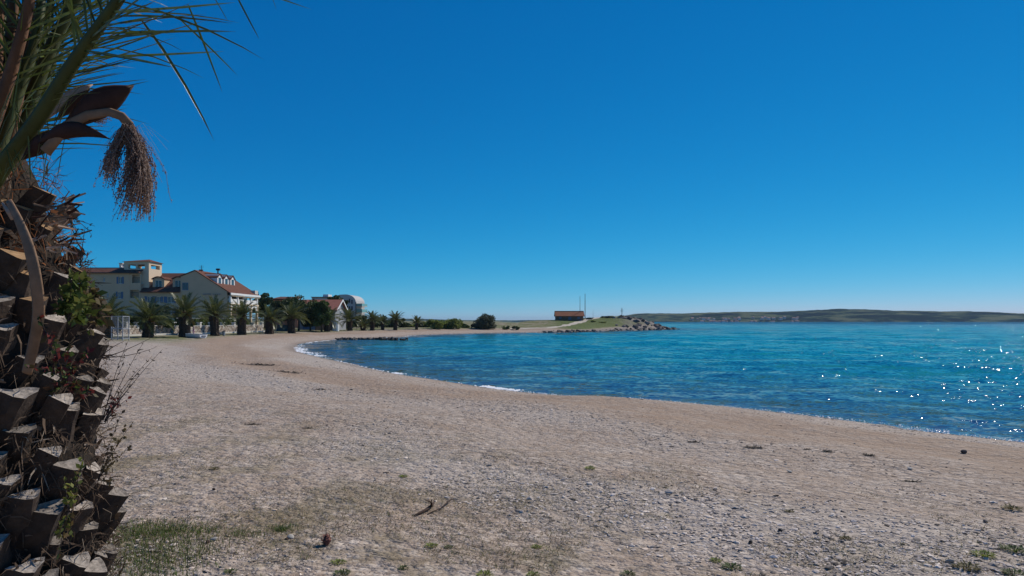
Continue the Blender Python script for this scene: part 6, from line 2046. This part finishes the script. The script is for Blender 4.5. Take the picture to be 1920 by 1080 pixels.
def flower_head():
    Y = 2.3
    mb = MB()
    mb.tube([PX(85, 285, Y), PX(125, 236, Y), PX(165, 216, Y), PX(205, 210, Y), PX(228, 218, Y), PX(243, 236, Y)], [.022, .019, .017, .015, .015, .017], 8, flat=.45, flatdir=(0, 1, .0))
    st = mb.build('flower_stalk', M_STRAP, palm_o, True)
    g = np.random.default_rng(5)
    m = vcol_mat('dry_flower_strands', .9, .1, .15)
    V, F, C = [], [], []
    def seg(P, r0, col):
        for i in range(len(P) - 1):
            a, b = P[i], P[i + 1]
            q = len(V)
            w_ = r0 * (1 - .5 * i / len(P))
            V.extend([a + (-w_, 0, 0), a + (w_ * .6, -w_, 0), a + (w_ * .6, w_, 0), b + (-w_, 0, 0), b + (w_ * .6, -w_, 0), b + (w_ * .6, w_, 0)])
            F.extend([(q, q + 1, q + 4, q + 3), (q + 1, q + 2, q + 5, q + 4), (q + 2, q, q + 3, q + 5)])
            C.extend([col] * 6)
    def bead(p, r, col):
        q = len(V)
        V.extend([p + (r, 0, 0), p + (-r, 0, 0), p + (0, r, 0), p + (0, -r, 0), p + (0, 0, r), p + (0, 0, -r)])
        for a in (0, 1):
            for b in (2, 3):
                for c in (4, 5): F.append((q + a, q + b, q + c, q + c))
        C.extend([col] * 6)
    pal = np.array([[.26, .18, .145], [.18, .115, .09], [.36, .27, .22], [.13, .085, .065]])
    for k in range(380):
        lobe = g.random()
        top = (236 + g.uniform(-8, 14), 236 + g.uniform(-6, 14))
        if lobe < .24: end = (g.normal(204, 9), g.normal(325, 16))
        elif lobe < .95: end = (g.normal(254 + (14 if lobe > .55 else -16), 13), np.clip(g.normal(372, 26), 320, 416))
        else: end = (g.normal(270, 22), g.normal(330, 30))
        bul = 14 if lobe > .24 else -6
        y0, y1 = Y + g.uniform(-.03, .03), Y + g.normal(0, .055)
        P = []
        n = 13
        for i in range(n):
            t = i / (n - 1)
            px = top[0] + (end[0] - top[0]) * t + bul * math.sin(math.pi * t) * g.uniform(.7, 1.3) + g.normal(0, 1.0)
            py = top[1] + (end[1] - top[1]) * t ** 1.05
            P.append(np.array(PX(px, py, y0 + (y1 - y0) * t)))
        col = pal[g.integers(4)] * g.uniform(.8, 1.3)
        seg(P, .0011, col)
        for i in range(26):
            t = g.uniform(.12, 1) * (n - 1); a = min(int(t), n - 2); f = t - a
            p = P[a] * (1 - f) + P[a + 1] * f + g.normal(0, .0022, 3)
            bead(p, g.uniform(.0014, .0032), pal[g.integers(4)] * g.uniform(.8, 1.6))
    for k in range(26):                       # loose hairs
        a = np.array(PX(245 + g.uniform(-8, 8), 245, Y)); e = (g.uniform(255, 318), g.uniform(255, 345)) if k % 2 else (g.uniform(180, 215), g.uniform(265, 330))
        b = np.array(PX(e[0], e[1], Y + g.normal(0, .04)))
        mid = (a + b) / 2 + np.array([0, 0, .035])
        seg([a, mid, b], .0006, pal[2])
    F4 = np.array(F)
    me = bpy.data.meshes.new('flower_strands')
    off = np.array(PO) + np.array(st.location)
    me.from_pydata([tuple(np.array(v) - off) for v in V], [], [tuple(f) if f[2] != f[3] else tuple(f[:3]) for f in F])
    me.materials.append(m); me.update()
    add_col(me, 'col', np.array(C))
    o = link('flower_strands', me, st); o['kind'] = 'stuff'
    # second, smaller tuft behind the big bract
    V.clear(); F.clear(); C.clear()
    for k in range(70):
        a = np.array(PX(168 + g.uniform(-8, 8), 222 + g.uniform(-6, 6), 2.4)); b = np.array(PX(g.normal(196, 9), g.normal(222, 7), 2.4 + g.normal(0, .03)))
        seg([a, (a + b) / 2 + np.array([0, 0, .006]), b], .0009, pal[2])
        for i in range(6): bead(a + (b - a) * g.uniform(.4, 1) + g.normal(0, .002, 3), .0018, pal[g.integers(4)] * 1.3)
    me = bpy.data.meshes.new('flower_strands'); me.from_pydata([tuple(np.array(v) - off) for v in V], [], [tuple(f) if f[2] != f[3] else tuple(f[:3]) for f in F]); me.materials.append(m); me.update(); add_col(me, 'col', np.array(C))
    o = link('flower_strands', me, st); o['kind'] = 'stuff'
flower_head()

def strap(pts, wd, name, m, Yd=2.06):
    """long dry leaf base hanging loose in front of the stubs."""
    C = bez([PX(*p, Yd + dy) for p, dy in pts], 5)
    n = len(C)
    mb = MB(); mb.tube(C, [wd * (.3 + .7 * math.sin(math.pi * (.12 + .6 * i / n))) for i in range(n)], 8, flat=.3, flatdir=(.25, -1, 0))
    mb.build(name, m, palm_o, True)
strap([((16, 376), .0), ((38, 420), -.04), ((56, 470), -.06), ((68, 530), -.06), ((72, 590), -.03), ((62, 650), .02), ((50, 700), .05)], .017, 'dry_strap', M_STRAP)
strap([((4, 380), .05), ((14, 395), .02), ((24, 412), .03)], .006, 'dry_strap', M_BRACTIN)
# dry spiky debris caught under the crown
def debris():
    g = random.Random(31)
    for k in range(46):
        px, py = g.uniform(60, 140), g.uniform(370, 470)
        ln = g.uniform(14, 44); an = g.uniform(-.3, 1.1)
        Y = g.uniform(2.25, 2.45)
        a, b = PX(px, py, Y), PX(px + ln * math.cos(an), py - ln * math.sin(an), Y + g.uniform(-.05, .05))
        mb = MB(); w_ = g.uniform(.003, .008)
        d = (b - a).normalized(); sv_ = d.cross(Vector((0, -1, .2))).normalized() * w_
        mb.face((a - sv_, a + sv_, b + sv_ * .5, b - sv_ * .5)); mb.face((a - sv_, a + Vector((0, -w_, 0)), b, b - sv_ * .5))
        mb.build('dry_leaf_base', (M_STRAP, M_BRACT, M_BRACTIN)[k % 3], palm_o)
debris()

# ---- plants that have taken root in the trunk
LEAF_T = vcol_mat('trunk_plant_leaf', .6, .2, .3)
def trunk_plant(name, label, root, tips, leaf_cols, leaf_len, n_per, seed, Y=2.3, r=.0018, cat='plant', sideleaf=1.0, pods=False):
    g = np.random.default_rng(seed)
    o = empty(name, PX(*root, Y), label, cat)
    off = np.array(o.location)
    V, F, C = [], [], []
    for tip in tips:
        A = np.array(PX(root[0] + g.normal(0, 2), root[1] + g.normal(0, 2), Y))
        B = np.array(PX(tip[0], tip[1], Y + g.normal(0, .05)))
        mid = (A + B) / 2 + np.array([0, 0, (.02 if len(tip) < 3 else tip[2])])
        ts = np.linspace(0, 1, 9)
        P = [Vector((1 - t) ** 2 * A + 2 * t * (1 - t) * mid + t * t * B) for t in ts]
        mb = MB(); mb.tube(P, [r * (1 - .7 * t) for t in ts], 5)
        mb.build('stem', M_TWIG, o)
        for i in range(n_per):
            t = g.uniform(.2, 1); p = np.array((1 - t) ** 2 * A + 2 * t * (1 - t) * mid + t * t * B)
            d = g.normal(size=3) * sideleaf + (B - A) / max(.01, np.linalg.norm(B - A)) * .6; d /= np.linalg.norm(d)
            sv_ = np.cross(d, g.normal(size=3)); sv_ /= np.linalg.norm(sv_)
            L_ = leaf_len * g.uniform(.5, 1.2); w_ = L_ * (.3 if not pods else .16)
            q = len(V)
            V += [p, p + d * L_ * .5 + sv_ * w_, p + d * L_, p + d * L_ * .5 - sv_ * w_]
            F.append((q, q + 1, q + 2, q + 3)); C += [np.array(leaf_cols[g.integers(len(leaf_cols))]) * g.uniform(.7, 1.3)] * 4
    me = np_mesh('leaves', np.array(V) - off, np.array(F), LEAF_T); add_col(me, 'col', np.array(C))
    link('leaves', me, o)
M_TWIG = mat('thin_dark_twig', (0.045, 0.033, 0.028), .85, .3, 40)
GRN = [(.06, .09, .02), (.11, .14, .03), (.15, .16, .04)]
RED = [(.16, .03, .025), (.09, .03, .03), (.12, .06, .03), (.07, .055, .025)]
DRY = [(.13, .09, .05), (.08, .06, .035), (.16, .12, .05)]
trunk_plant('trunk_weed', 'green leafy weed sprouting from the middle of the near palm trunk', (128, 600), [(118, 540), (138, 510), (152, 528), (165, 560), (130, 560), (172, 590), (112, 575), (150, 600), (160, 520), (145, 560)], GRN, .032, 34, 1, Y=2.12, sideleaf=1.2)
trunk_plant('trunk_weed', 'dry brown leafy tuft at the right edge of the near palm trunk', (150, 560), [(178, 550), (192, 585), (185, 610), (200, 575), (170, 620), (188, 560), (196, 600)], DRY + GRN[:1], .04, 22, 2, Y=2.35, sideleaf=1.0)
trunk_plant('trunk_weed', 'red-leaved creeper across the lower stubs of the near palm', (120, 720), [(60, 690), (90, 740), (140, 690), (165, 660), (110, 690), (150, 740), (175, 740), (130, 650), (75, 600), (95, 620), (60, 560)], RED + GRN[:1], .022, 30, 3, Y=2.0, sideleaf=1.2)
trunk_plant('trunk_weed', 'red tipped sprig low on the right side of the near trunk', (200, 790), [(232, 740), (222, 770), (245, 745), (210, 745)], RED[:2], .02, 8, 8, Y=2.45)
trunk_plant('trunk_weed', 'yellow-green weed between the lowest stubs of the near palm', (130, 960), [(120, 900), (150, 880), (140, 930), (112, 1000), (135, 1010), (110, 1040), (158, 850)], [(.16, .17, .03), (.10, .12, .03), (.12, .08, .03)], .02, 22, 4, Y=2.08)
trunk_plant('dry_twig', 'bare twigs with tiny pods arching from the trunk over the beach', (195, 790), [(262, 690, .03), (305, 655, .02), (270, 640, .02), (250, 720, .02), (285, 668, .03), (240, 640, .05), (232, 680, .03)], [(.05, .04, .03)], .016, 16, 5, Y=2.5, r=.0016, pods=True)
trunk_plant('dry_twig', 'dark twigs reaching right from the trunk toward the cage', (190, 668), [(282, 634, -.01), (232, 640, .01), (210, 678, .02), (290, 652, -.02)], [(.05, .04, .03)], .014, 7, 6, Y=2.5, r=.002, pods=True)
trunk_plant('dry_twig', 'straw-coloured dry sprigs beside the lower right of the trunk', (185, 900), [(235, 800, .02), (225, 830, .02), (250, 790, .02), (215, 860, .01), (243, 840, .01), (230, 770, .02), (208, 905, .0)], DRY, .018, 22, 7, Y=2.5, r=.0012)
trunk_plant('dry_twig', 'curved dark twig with pods against the sky on the near trunk', (128, 405), [(178, 424, .0), (172, 440, .02), (160, 455, -.02), (150, 440, .0), (158, 478, -.03)], [(.04, .045, .03)], .02, 7, 9, Y=2.4, r=.0018, pods=True)
trunk_plant('dry_twig', 'dark tuft of twigs above the green weed on the trunk edge', (152, 500), [(160, 425, .01), (170, 470, .0), (148, 480, .01), (178, 485, .0), (140, 470, .0)], [(.04, .035, .03), (.1, .05, .05)], .02, 10, 10, Y=2.38, r=.002, pods=True)

# ------------------------------------------------------------------ sea air
def haze():
    m = bpy.data.materials.new('sea_haze')
    m.use_nodes = True
    N = m.node_tree.nodes; L = m.node_tree.links
    N.remove(N['Principled BSDF'])
    v = N.new('ShaderNodeVolumePrincipled')
    v.inputs['Color'].default_value = (0.58, 0.80, 1.0, 1)
    v.inputs['Density'].default_value = HAZE_DENSITY
    v.inputs['Anisotropy'].default_value = 0.0
    L.new(v.outputs[0], N['Material Output'].inputs['Volume'])
    mb = MB(); mb.box(-5600, 13000, -500, 13000, -7.2, 66)
    o = mb.build('haze', m)
    tag(o, 'thin blue sea haze over the bay', None, None, 'stuff')
HAZE_DENSITY = 7e-5
if HAZE_DENSITY > 0: haze()
